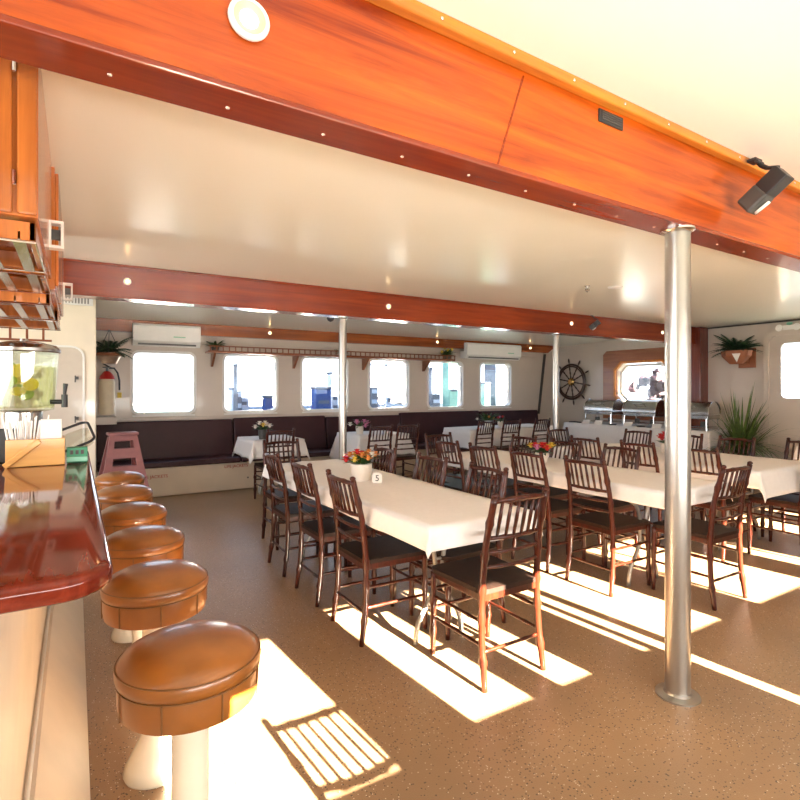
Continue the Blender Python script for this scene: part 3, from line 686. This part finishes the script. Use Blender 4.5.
for k in range(12):
    yy = 3.0+.025+k*.0085; m = MB(); m.box(-.140, -.055, yy, yy+.0065, ZC+.009, ZC+.215-.0012*k, .002)
    tag(m.build('napkin', 'paper'), 'folded white napkin upright in the right half of the bamboo caddy', 'napkin', 'napkins in the bamboo caddy')
t = empty('green_box', (-.036, 3.02, ZC), 0, 'small green plastic box with lighter front lip at counter edge', 'box')
MB().box(0, .088, .012, .07, 0, .075, .004).build('body', 'green_plastic', t)
MB().box(0, .088, 0, .014, .008, .03, .003).build('front_lip', 'green_light', t)
m = MB(); [m.box(.015+.022*k, .028+.022*k, .009, .0125, .042, .062) for k in range(3)]; m.build('cutout', 'pot_dark', t)
t = empty('serving_tray', (.0, 3.42, ZC), 0, 'clear tray with thick black rim, tipped up beside the dispenser', 'tray')
R = Matrix.Translation((-.02, 0, .075)) @ Matrix.Rotation(math.radians(-22), 4, 'Y') @ Matrix.Rotation(math.radians(20), 4, 'X')
o2 = rrect(-.11, .11, -.14, .14, .045, 6)
m = MB(); m.tube([R @ Vector((u, v, .02)) for u, v in o2], .007, 8, closed=True); m.build('rim', 'black_plastic', t, 1)
m = MB(); m.prism(o2, .004, lambda u, v, d: R @ Vector((u*.9, v*.9, -.01+d))); m.build('base', 'acrylic', t)
m = MB(); m.lathe([(.03, 0), (.03, .03)], (0, 0, 0), 12); m.build('foot', 'black_plastic', t, 2)
t = empty('black_crate', (-.36, 3.18, ZC), 0, 'dark open crate standing behind the bamboo caddy on counter', 'crate')
m = MB(); m.box(-.2, .11, 0, .01, 0, .16); m.box(-.2, .11, .13, .14, 0, .16); m.box(-.2, -.19, 0, .14, 0, .16); m.box(.10, .11, 0, .14, 0, .16); m.box(-.2, .11, 0, .14, 0, .008); m.build('crate_walls', 'black_plastic', t)

# ---------------------------------------------------------------- chiavari chair
def bamboo_r(n, r, nodes):
    return [r*(1.22 if i in nodes else 1) for i in range(n)]
def sampled(path, n):
    P = [Vector(p) for p in path]; out = []
    L = [0]
    for a, b in zip(P, P[1:]): L.append(L[-1]+(b-a).length)
    for i in range(n):
        s = L[-1]*i/(n-1); k = 0
        while k < len(P)-2 and s > L[k+1]: k += 1
        tt = (s-L[k])/(L[k+1]-L[k]); out.append(P[k].lerp(P[k+1], tt))
    for _ in range(3):
        out = [out[0]]+[(out[i-1]+out[i]*2+out[i+1])/4 for i in range(1, n-1)]+[out[-1]]
    return out
def make_chair():
    t = empty('chiavari_chair', (0, 0, 0), 0, None, 'chair')
    for s in (-1, 1):
        p = sampled([(s*.190, -.035, 0), (s*.184, -.005, .22), (s*.178, 0, .45), (s*.171, -.02, .68), (s*.164, -.075, .905)], 29)
        rr = [.0165*(1.0 if .15 < i/28 else .85+.15*i/4.2) for i in range(29)]
        for k in (4, 10, 14, 19, 24): rr[k] *= 1.32
        m = MB(); m.tube(p, rr, 10); m.ball((s*.164, -.0765, .915), .0175, 10, 6, (1, 1, .75)); m.build('back_leg', 'chair_wood', t, 1)
        p = sampled([(s*.19, .385, 0), (s*.188, .38, .44)], 15); rr = [.016 if i > 1 else .0135 for i in range(15)]
        for k in (4, 9): rr[k] *= 1.32
        MB().tube(p, rr, 10).build('front_leg', 'chair_wood', t, 1)
    # seat
    m = MB(); o = []
    for u, v in rrect(-.205, .205, -.015, .405, .05, 5):
        o.append((u*(1 if v > .2 else .93), v))
    m.prism(o, .022, lambda u, v, d: Vector((u, v, .440+d)))
    m.build('seat', 'seat_dark', t)
    m = MB(); m.box(-.185, .185, .365, .39, .405, .44, .003); m.box(-.18, .18, -.01, .012, .405, .44, .003)
    for s in (-1, 1): m.box(s*.175-.011, s*.175+.011, 0, .38, .405, .44, .003)
    m.build('seat_frame', 'chair_wood', t)
    def yb(z): return -.02-(z-.68)/.225*.055 if z > .68 else -.02*(z-.45)/.23
    def bar(z, r, name, bow=.022, lift=0):
        hw = .178-.062*(z-.45)/.2*.1-.012*(z-.5)/.4; pts = [(-hw+2*hw*k/12, yb(z)-bow*math.sin(PI*k/12), z+lift*math.sin(PI*k/12)) for k in range(13)]
        rr = [r*(1.25 if k in (3, 9) else 1) for k in range(13)]
        MB().tube(pts, rr, 8).build(name, 'chair_wood', t, 1)
    bar(.885, .0125, 'crest_rail', .024, .008); bar(.705, .0105, 'back_rail'); bar(.635, .009, 'back_rail'); bar(.565, .009, 'back_rail')
    for k in range(6):
        f = (k+1)/7; xx = -.165+.33*f; bw = .023*math.sin(PI*f)
        MB().tube([(xx, yb(.705)-bw, .705), (xx, yb(.79)-bw, .79), (xx, yb(.885)-bw, .888)], [.0075, .0095, .0075], 7).build('spindle', 'chair_wood', t, 1)
    def stre(a, b):
        p = sampled([a, b], 13); rr = [.0085*(1.25 if k in (3, 9) else 1) for k in range(13)]
        MB().tube(p, rr, 7).build('stretcher', 'chair_wood', t, 1)
    for s in (-1, 1):
        stre((s*.183, -.01, .20), (s*.189, .382, .20)); stre((s*.181, -.002, .31), (s*.188, .381, .31))
    stre((-.189, .382, .25), (.189, .382, .25)); stre((-.188, .38, .35), (.188, .38, .35)); stre((-.182, -.008, .17), (.182, -.008, .17))
    return t
CH = make_chair(); first = [True]
def chair(x, y, rz, label, group):
    # (x, y) centre between the back legs; rz: 0 faces +Y, -90 faces +X, 90 faces -X, 180 faces -Y
    r = math.radians(rz)
    if first[0]:
        CH.location = (x, y, 0); CH.rotation_euler = (0, 0, r); tag(CH, label, None, group); first[0] = False; return CH
    return dup(CH, (x, y, 0), r, label, group)
G1, G2, G3, GB = 'chairs at the nearest long table', 'chairs at the middle long table', 'chairs at the right long table', 'chairs at the bench tables'
chair(1.81, 1.935, 0, 'dark bamboo-style chair at the near end of the closest table, its back to us', G1)
chair(1.37, 2.78, -90, 'dark chair on left side of closest table, nearest of the three', G1)
chair(1.37, 3.405, -90, 'dark chair on left side of closest table, middle of the three', G1)
chair(1.375, 4.05, -91, 'dark chair on left side of closest table, farthest of the three', G1)
chair(1.70, 4.92, 180, 'dark chair at far end of closest table, facing the viewer', G1)
chair(2.17, 2.60, 90, 'dark chair on right side of closest table, nearest of three', G1)
chair(2.17, 3.22, 92, 'dark chair on right side of closest table, middle of three, behind its number card', G1)
chair(2.17, 3.92, 90, 'dark chair on right side of closest table, behind the red flower vase', G1)
chair(3.66, 1.88, 0, 'reddish chair at near end of middle table, just right of front pole', G2)
chair(3.13, 2.52, -90, 'reddish chair on left side of middle table, closest to the front pole', G2)
chair(3.13, 3.09, -90, 'dark chair on left side of middle table, in front of its red and yellow flowers', G2)
chair(3.13, 3.62, -90, 'dark chair on left side of middle table, second from its far end', G2)
chair(3.13, 4.15, -88, 'dark chair on left side of middle table, last before its far end', G2)
chair(3.45, 4.76, 180, 'dark chair at far end of middle table, facing the viewer', G2)
chair(3.96, 4.10, 90, 'dark chair on right side of middle table, farthest, left of its flowers', G2)
chair(3.96, 3.53, 90, 'dark chair on right side of middle table, right of its flowers', G2)
chair(3.96, 2.93, 90, 'dark chair on right side of middle table, third from its far end', G2)
chair(4.54, 2.52, -90, 'red-brown chair on left side of right table, partly behind the front pole', G3)
chair(4.54, 3.08, -90, 'red-brown chair on left side of right table, just left of the front pole', G3)
chair(4.54, 3.68, -90, 'red-brown chair on left side of right table, farthest along', G3)
chair(5.20, 4.62, 180, 'dark chair at far end of right table, before the buffet cloth', G3)
chair(5.72, 3.98, 90, 'red-brown chair on far side of right table, left of the front pole', G3)
chair(5.72, 3.38, 90, 'red-brown chair on far side of right table, just right of front pole', G3)
chair(5.72, 2.86, 90, 'red-brown chair on far side of right table, before the buffet cloth corner', G3)
chair(5.98, 2.34, 90, 'red-brown chair on far side of right table, before the spiky plant', G3)
chair(5.30, 2.03, 0, 'chair at near end of right table, cut by the right picture edge', G3)
chair(2.16, 6.42, 0, 'dark chair in front of the small square bench table', GB)
chair(3.58, 6.42, 0, 'dark chair before the pink flower bench table, left of two', GB)
chair(4.02, 6.42, 0, 'dark chair before the pink flower bench table, right of two', GB)
chair(5.52, 6.50, 4, 'dark chair before the long bench table, leftmost of three', GB)
chair(6.07, 6.50, -4, 'dark chair before the long bench table, middle of three', GB)
chair(6.78, 6.52, 0, 'dark chair before the long bench table, rightmost of three', GB)
chair(1.03, .0, 0, 'chair standing behind the viewer whose back casts its shadow on the sunlit floor', 'chair behind the viewer')

# ---------------------------------------------------------------- tables and cloths
def table(x0, x1, y0, y1, label, zt=.745, group='folding tables'):
    t = empty('folding_table', ((x0+x1)/2, (y0+y1)/2, 0), 0, label, 'table', group)
    w_, l_ = (x1-x0)/2, (y1-y0)/2
    MB().box(-w_, w_, -l_, l_, zt-.045, zt, .01).build('tabletop', 'table_grey', t)
    long_y = l_ >= w_
    for e_ in (-1, 1):
        L_ = l_ if long_y else w_; W_ = w_ if long_y else l_
        yy = e_*(L_-.40)
        for s in (-1, 1):
            pts = [(s*(W_-.06), yy, zt-.05), (s*(W_-.10), yy, zt-.10), (s*(W_-.28), yy, zt-.17), (s*(W_-.31), yy, zt-.26), (s*(W_-.32), yy, .29), (s*(W_-.20), yy, .13), (s*(W_-.18), yy, .09), (s*(W_-.18), yy, .003)]
            if not long_y: pts = [(b, a, c_) for a, b, c_ in pts]
            MB().tube(sampled(pts, 22), .0135, 10).build('leg', 'table_leg_grey', t, 1)
        pts = [(-(W_-.31), yy, .45), (W_-.31, yy, .45)]
        if not long_y: pts = [(b, a, c_) for a, b, c_ in pts]
        MB().tube(pts, .009, 8).build('crossbar', 'table_leg_grey', t, 1)
    return t
def cloth(x0, x1, y0, y1, label, zt=.7485, drop=.10, dropn=None, flare=.12, seed=0, wav=.012, corner=1.25, drops=None):
    rnd = random.Random(seed)
    dw, de, ds, dn = drops if drops else (drop, drop, dropn or drop, drop)
    x0 -= .008; x1 += .008; y0 -= .008; y1 += .008
    def axis(a, b, d0, d1, st=.055):
        L = [a-d0*(1-k/6) for k in range(6)]+[a+(b-a)*k/int((b-a)/st) for k in range(int((b-a)/st)+1)]+[b+d1*(k+1)/6 for k in range(6)]
        return L
    xs = axis(x0, x1, dw, de); ys = axis(y0, y1, ds, dn)
    ph = [rnd.uniform(0, 6) for _ in range(8)]
    bm = bmesh.new(); V = []
    for x in xs:
        row = []
        for y in ys:
            ox = min(0, x-x0)+max(0, x-x1); oy = min(0, y-y0)+max(0, y-y1)
            bx, by = min(max(x, x0), x1), min(max(y, y0), y1)
            o = math.hypot(ox, oy)
            z = zt-(o if not (ox and oy) else max(abs(ox), abs(oy))*corner*(.7+.3*min(abs(ox), abs(oy))/max(abs(ox), abs(oy))))
            fx, fy = ox*flare, oy*flare
            wv = math.sin((by if ox and not oy else bx)*9+ph[0])*.6+math.sin((by if ox and not oy else bx)*17+ph[1])*.4
            k = min(1, o/.15)
            if ox and not oy: fx += math.copysign(wv*wav*k, ox); z += wv*.012*k*min(1, o*3)
            elif oy and not ox: fy += math.copysign(wv*wav*k, oy); z += wv*.012*k*min(1, o*3)
            elif ox and oy:
                fx += ox*.12; fy += oy*.12
            else:
                z += .0012*math.sin(x*7+ph[2]+y*3)+.001*math.sin(y*11+ph[3]-x*4)+.0025
                for c0, ax in ((ph[4]/6, 0), (ph[5]/6, 1)):
                    q = (x-x0)/(x1-x0)-c0 if ax == 0 else (y-y0)/(y1-y0)-c0
                    z += .006*math.exp(-(q/.02)**2)
            row.append(bm.verts.new((bx+fx, by+fy, z)))
        V.append(row)
    for i in range(len(xs)-1):
        for j in range(len(ys)-1): bm.faces.new((V[i][j], V[i+1][j], V[i+1][j+1], V[i][j+1]))
    bmesh.ops.recalc_face_normals(bm, faces=bm.faces[:])
    me = bpy.data.meshes.new('tablecloth'); bm.to_mesh(me); bm.free()
    for p in me.polygons: p.use_smooth = True
    me.materials.append(MAT['cloth']); o = bpy.data.objects.new('tablecloth', me); COL.objects.link(o)
    md = o.modifiers.new('thick', 'SOLIDIFY'); md.thickness = .003; md.offset = 1
    return tag(o, label, 'tablecloth', 'white tablecloths')
table(1.415, 2.09, 2.05, 4.55, 'folding table closest to the viewer, curved grey legs under the cloth'); cloth(1.415, 2.09, 2.05, 4.55, 'white cloth over the closest long table with the number card', seed=1)
table(3.19, 3.88, 1.99, 4.40, 'middle long folding table left of and behind the front pole'); cloth(3.19, 3.88, 1.99, 4.40, 'white cloth over the middle long table behind the front pole', seed=2)
table(4.60, 5.64, 2.10, 4.25, 'wide table at the right, behind the front pole'); cloth(4.60, 5.64, 2.10, 4.25, 'white cloth over wide right table with long corner by picture edge', drop=.13, dropn=.20, seed=3)
table(7.12, 7.9, .6, 2.85, 'table partly seen at right picture edge below cabin door'); cloth(7.12, 7.9, .6, 2.85, 'white cloth corner cut by the right picture edge below the door', drop=.16, seed=4)
table(1.92, 2.58, 6.68, 7.42, 'small square table in front of the bench at left'); cloth(1.92, 2.58, 6.68, 7.42, 'white cloth over the small square table beside the bench', drop=.22, seed=5, flare=.15)
table(3.42, 4.22, 6.68, 7.42, 'table before the bench carrying pink flowers'); cloth(3.42, 4.22, 6.68, 7.42, 'white cloth over the bench table with pink flowers', drops=(.40, .40, .28, .2), seed=6, flare=.2, wav=.02)
table(5.45, 7.45, 6.74, 7.44, 'long table before the bench in the far corner'); cloth(5.45, 7.45, 6.74, 7.44, 'white cloth over long bench table in the far corner', drops=(.5, .5, .28, .12), seed=7, flare=.12, wav=.02)
table(8.0, 8.68, 4.35, 7.05, 'buffet table along the far wall under the chafing dishes', .77); cloth(8.0, 8.68, 4.35, 7.05, 'lilac-white cloth draped over the buffet to the floor', .7735, drops=(.6, .05, .22, .3), seed=8, flare=.10, wav=.02)

# ---------------------------------------------------------------- flowers, card
def bouquet(loc, label, seed, cols, r=.09, h=.10, pot='vase_white', pr=.055, bs=1.25, nl=34):
    rnd = random.Random(seed)
    t = empty('flower_vase', loc, 0, label, 'flower vase')
    MB().lathe([(.0001, 0), (pr*.8, 0), (pr, h*.5), (pr*1.05, h), (pr*.9, h)], seg=20).build('vase', pot, t, 2)
    m = MB(); leafy(m, (0, 0, h*.9), .03, nl, r*1.2, .03, .35, .8, seed); m.build('foliage', 'green_leaf', t)
    for k in range(len(cols)):
        a = 2.4*k+seed; q = r*math.sqrt((k+.5)/len(cols)); c_ = Vector((q*math.cos(a), q*math.sin(a), h+.055-.35*q*q/r+rnd.uniform(0, .03)))
        m = MB(); n = 9
        for ring, (rr, zz) in enumerate(((.034*bs, .0), (.024*bs, .010*bs), (.013*bs, .016*bs))):
            for j in range(n-ring*2):
                b = 2*PI*j/(n-ring*2)+ring*.4; d = Vector((math.cos(b), math.sin(b), .35+ring*.4)).normalized(); s_ = Vector((-math.sin(b), math.cos(b), 0))
                v4 = [c_+Vector((0, 0, zz)), c_+d*rr*.6+s_*rr*.38+Vector((0, 0, zz)), c_+d*rr+Vector((0, 0, zz)), c_+d*rr*.6-s_*rr*.38+Vector((0, 0, zz))]
                m.bm.faces.new([m.bm.verts.new(p) for p in v4])
        m.ball(c_+Vector((0, 0, .006)), .012*bs, 8, 5)
        m.build('bloom', cols[k], t)
    return t
R_, O_, Y_, P_, W_ = 'flower_red', 'flower_orange', 'flower_yellow', 'flower_pink', 'flower_white'
bouquet((1.74, 3.38, .752), 'red and orange flowers in a white pot on the closest table', 1, [R_, R_, O_, Y_, O_, Y_, O_, W_, O_, Y_, O_, P_, O_, Y_, R_], .125, .125, pr=.075)
bouquet((3.58, 3.42, .752), 'red and yellow flowers on the middle table', 4, [R_, R_, R_, Y_, Y_, P_, Y_, Y_, R_], .11, .085, bs=1.5)
bouquet((5.2, 3.25, .752), 'single red flower bunch on the right table beside the front pole', 2, [R_, R_, P_, R_, R_, R_, R_], .08, .10, bs=1.6)
bouquet((2.1, 6.9, .752), 'white flowers in grey pot on the small square bench table', 6, [W_, W_, Y_, W_, W_, W_], .11, .13, 'dark_grey', bs=1.6)
bouquet((3.55, 6.95, .752), 'pink and white flowers on the bench table left of the right air conditioner', 3, [P_, P_, W_, P_, P_, W_, P_], .16, .12, bs=1.8, nl=20)
bouquet((6.0, 6.95, .752), 'green and yellow bouquet on the long bench table', 8, [Y_, O_, Y_, W_], .2, .13, nl=70)
bouquet((6.42, 7.1, .752), 'small dark red bouquet on the long bench table, right of the green one', 5, [R_, P_, R_], .1, .10)
t = empty('number_card', (1.77, 3.20, .753), math.radians(-28), 'white round-cornered table number card reading 5 beside the flowers', 'card')
R = Matrix.Rotation(math.radians(-14), 4, 'X')
m = MB(); m.prism(rrect(-.034, .034, 0, .078, .024, 5), .003, lambda u, v, d: R @ Vector((u, d, v))); m.build('card', 'paper', t)
text('5', .058, 'numeral', 'pot_dark', t, R @ Matrix.Translation((0, -.001, .039)) @ Matrix.Rotation(PI/2, 4, 'X'))
MB().box(-.03, .03, -.012, .02, -.002, .006).build('card_foot', 'paper', t)

# ---------------------------------------------------------------- buffet things
def chafer(loc, label, sc=1):
    t = empty('chafing_dish', loc, 0, label, 'chafing dish', 'chafing dishes'); t.scale = (sc,)*3
    # axis along Y, front faces -X
    m = MB(); m.box(-.17, .17, -.30, .30, .17, .235, .01); m.build('water_pan', 'steel', t)
    m = MB(); m.box(-.18, .18, -.31, .31, .232, .248, .005); m.build('rim', 'chrome', t)
    prof = [(.172*math.cos(a), .25+.19*math.sin(a)) for a in [PI*k/16 for k in range(17)]]
    m = MB(); m.prism(prof, .60, lambda u, v, d: Vector((u, -.30+d, v))); m.build('roll_lid', 'steel', t, 2)
    m = MB(); m.tube([(.172*math.cos(PI*k/16)*1.03, -.305, .25+.19*math.sin(PI*k/16)*1.03) for k in range(17)], .008, 6); m.tube([(.172*math.cos(PI*k/16)*1.03, .305, .25+.19*math.sin(PI*k/16)*1.03) for k in range(17)], .008, 6); m.build('lid_edging', 'chrome', t)
    m = MB(); m.tube([(-.14, -.09, .37), (-.19, -.09, .38), (-.19, .09, .38), (-.14, .09, .37)], .008, 8); m.build('lid_handle', 'chrome', t)
    for sx_ in (-1, 1):
        for sy_ in (-1, 1):
            m = MB(); m.tube([(sx_*.16, sy_*.27, .18), (sx_*.17, sy_*.28, .0)], .012, 8); m.build('leg', 'chrome', t)
    m = MB(); m.box(-.15, .15, -.26, .26, .045, .055); m.build('lower_shelf', 'steel', t)
    for yy in (-.14, .14): MB().lathe([(.04, .055), (.04, .12), (.03, .125)], (0, yy, 0), 16).build('burner', 'dark_grey', t, 2)
    m = MB(); m.box(-.178, -.172, -.03, .03, .20, .22); m.build('name_plate', 'black_plastic', t)
ZB = .782
chafer((8.30, 6.40, ZB), 'steel roll-top chafing dish at left end of the buffet')
chafer((8.30, 5.58, ZB), 'steel roll-top chafing dish in the middle of the buffet, under the octagonal window')
chafer((8.30, 4.72, ZB), 'steel roll-top chafing dish at right end of buffet beside the spiky plant')
for i, (y, kind) in enumerate(((6.85, 0), (6.62, 1), (6.35, 1), (6.05, 2), (5.75, 1), (5.5, 2), (5.22, 1), (4.78, 1))):
    lab = ['dark serving tongs lying at the left end of the buffet', 'white label card leaning before the left chafing dish', 'white label card before the right half of left chafing dish', 'dark spoon rest between two buffet label cards',
           'white label card before the middle chafing dish', 'dark spoon rest before the middle chafing dish', 'white label card at the right of the middle chafing dish', 'white label card before the chafing dish at the right end'][i]
    if kind == 0:
        m = MB(); m.tube([(8.06, y-.14, ZB+.012), (8.05, y, ZB+.02), (8.06, y+.14, ZB+.012)], .012, 6); tag(m.build('serving_tongs', 'black_plastic', None, 1), lab, 'tongs')
    elif kind == 1:
        m = MB(); R = Matrix.Translation((8.06, y, ZB-.002)) @ Matrix.Rotation(math.radians(35), 4, 'Y'); m.box(0, .004, -.08, .08, 0, .085, mat=R); m.box(0, .05, -.075, .075, 0, .004, mat=Matrix.Translation((8.06, y, ZB)))
        tag(m.build('label_card', 'paper'), lab, 'card', 'label cards on the buffet')
    else:
        m = MB(); m.lathe([(.0001, 0), (.06, 0), (.075, .02), (.06, .012), (.0001, .01)], (8.08, y, ZB), 18); tag(m.build('spoon_rest', 'dark_grey', None, 2), lab, 'dish', 'spoon rests on the buffet')

# ---------------------------------------------------------------- marina outside
m = MB(); m.box(-40, 60, -60, 90, -1.9, -1.8); struct(m.build('trim_4', 'boat_teal'))['label'] = 'harbour water'
m = MB(); m.box(-15, 40, 10.4, 12.0, -.6, -.4); [m.box(-14+k*2.5, -13.8+k*2.5, 10.5, 10.7, -1.75, -.42) for k in range(21)]
tag(m.build('dock', 'dock_grey'), 'grey dock walkway outside the row of windows', 'dock')
def boat(x, y, L, label, cabin_col='boat_white', win='boat_dark', stripe='boat_blue', ch=1.3, z=-1.2, rz=0):
    t = empty('boat', (x, y, z), rz, label, 'boat')
    sec = [(0, .75), (L*.25, 1.0), (L*.6, 1.0), (L*.85, .6), (L, .03)]; m = MB(); rings = []
    for xx, hw in sec: rings.append([m.bm.verts.new((xx, -hw*1.2, 1.5+.15*xx/L)), m.bm.verts.new((xx, -hw*.7, 0)), m.bm.verts.new((xx, hw*.7, 0)), m.bm.verts.new((xx, hw*1.2, 1.5+.15*xx/L))])
    for A, B in zip(rings, rings[1:]):
        for k in range(4): m.bm.faces.new((A[k], A[(k+1) % 4], B[(k+1) % 4], B[k]))
    m.bm.faces.new(rings[0]); m.bm.faces.new(rings[-1]); m.build('hull', 'boat_white', t)
    MB().prism([(L*.1, 1.5), (L*.68, 1.5), (L*.55, 1.5+ch), (L*.14, 1.5+ch)], 1.6, lambda u, v, d: Vector((u, -.8+d, v))).build('cabin', cabin_col, t)
    for k in range(3): MB().box(L*(.18+.12*k), L*(.26+.12*k), -.83, -.79, 1.5+ch*.45, 1.5+ch*.8).build('cabin_window', win, t)
    MB().box(0, L*.8, -1.23, -1.19, 1.25, 1.38).build('stripe', stripe, t)
    m = MB()
    for k in range(7): m.tube([(L*(.1+.12*k), -1.1, 1.5), (L*(.1+.12*k), -1.1, 2.2)], .02, 5)
    m.tube([(L*.1, -1.1, 2.2), (L*.82, -1.1, 2.2)], .02, 5); m.tube([(L*.1, -1.1, 1.85), (L*.82, -1.1, 1.85)], .015, 5); m.build('railing', 'boat_white', t)
    MB().tube([(L*.35, 0, 1.5+ch), (L*.35, 0, 5.5)], .05, 6).build('mast', 'dock_grey', t)
boat(-2.5, 17, 5, 'white boat outside the first window', ch=1.6)
boat(4.2, 18, 3.6, 'white boat outside the second window', ch=1.9)
boat(8.6, 18, 4.0, 'white boat with blue stripe outside the third window', stripe='boat_blue', ch=1.1)
boat(13.6, 18.5, 4.5, 'white boat outside the fourth window', ch=1.2)
boat(19.0, 17, 6., 'white boat outside the two right windows', ch=1.7, cabin_col='boat_teal')
def box_thing(name, x0, x1, y0, y1, z0, z1, mat, label, cat):
    t = empty(name, ((x0+x1)/2, y0, z0), 0, label, cat); w_ = (x1-x0)/2
    MB().box(-w_, w_, 0, y1-y0, 0, z1-z0, .03).build('body', mat, t); MB().box(-w_*1.05, w_*1.05, -.05, y1-y0+.05, z1-z0, z1-z0+.06, .01).build('top', 'dock_grey', t)
plain('far_blue', (.025, .06, .19), .9, var=.1, spec=0); plain('far_grey', (.085, .10, .13), .9, var=.3, scale=3, spec=0)
plain('far_pale', (.34, .40, .50), .9, var=.1, spec=0); plain('far_teal', (.18, .32, .28), .9, var=.1, spec=0)
def seen(u0, u1, v0, v1, y, name, mat, label, cat, dep=.3):
    xa, zt_ = r_(u0, v0, y); xb, _ = r_(u1, v0, y); _, zb_ = r_((u0+u1)/2, v1, y); zb_ = max(zb_, -.397) if zb_ > -.3 else -.397
    t = empty(name, ((xa+xb)/2, y, -.397), 0, label, cat); w_ = (xb-xa)/2; H_ = zt_+.397
    MB().box(-w_, w_, 0, dep, 0, H_, .02).build('body', mat, t); MB().box(-w_*1.06, w_*1.06, -.03, dep+.03, H_, H_+.05, .01).build('cap', 'far_grey', t)
    for k in range(3): MB().box(-w_*.7, w_*.7, -.012, 0, H_*(.62+.1*k), H_*(.66+.1*k)).build('slot', 'far_grey' if mat != 'far_grey' else 'far_pale', t)
seen(237, 242, 366, 500, 11.2, 'power_pedestal', 'far_grey', 'slim dark power pedestal seen in the second window', 'pedestal')
seen(232, 249, 390, 500, 11.55, 'dock_cart', 'far_pale', 'pale dock cart low in the second window', 'cart')
seen(266, 273, 398, 500, 11.0, 'dock_box', 'far_blue', 'blue dock box seen low at right in the second window', 'dock box')
seen(316, 331, 389, 500, 11.0, 'pump_station', 'far_blue', 'dark blue pump cabinet seen in the third window', 'cabinet')
seen(332, 338, 374, 500, 11.5, 'power_pedestal', 'far_pale', 'pale pedestal in the third window beside the thin pole', 'pedestal')
seen(370.5, 378, 365, 500, 11.0, 'vending_cabinet', 'far_grey', 'dark cabinet at the left side of the fourth window', 'cabinet')
seen(387, 391, 366, 500, 11.6, 'lamp_post', 'far_pale', 'pale dock post in the middle of the fourth window', 'post', .1)
seen(432, 440, 369, 500, 11.4, 'storage_locker', 'far_grey', 'grey locker at left in the fifth window', 'locker')
seen(449, 458, 350, 500, 11.1, 'piling', 'far_teal', 'pale green piling seen in the fifth window', 'piling')
seen(485, 490, 384, 500, 11.2, 'bollard', 'far_teal', 'short greenish bollard in the last window of the row', 'bollard', .2)
seen(496, 507, 352, 500, 11.1, 'dock_kiosk', 'far_grey', 'dark kiosk seen in the last window of the row', 'kiosk', .5)
t = empty('flowering_bush', (15.0, 9.3, -1.8), 0, 'pink flowering bush seen through the octagonal window', 'bush')
m = MB(); rnd = random.Random(2)
for k in range(60): m.ball((rnd.gauss(0, .4), rnd.gauss(0, .3), 3.0+rnd.gauss(0, .5)), .16, 6, 5, jit=.3)
m.build('blossom', 'pink_bush', t); MB().tube([(0, 0, 0), (0, 0, 3)], .12, 8).build('trunk', 'terracotta', t)
t = boat(13.5, 1.5, 5, 'blue and white boat beyond the octagonal window', stripe='boat_blue', ch=1.4, cabin_col='boat_blue', rz=PI/2)
t = empty('dock_railing', (0, 11.93, -.398), 0, 'pale slatted railing along the dock seen through the middle windows', 'railing')
for k in range(14): MB().box(3.0+k*1.0, 3.06+k*1.0, 0, .05, 0, 1.45).build('post', 'far_pale', t)
for k in range(6): MB().box(3.0, 16.06, -.02, 0, .25+.22*k, .33+.22*k).build('rail', 'far_pale', t)
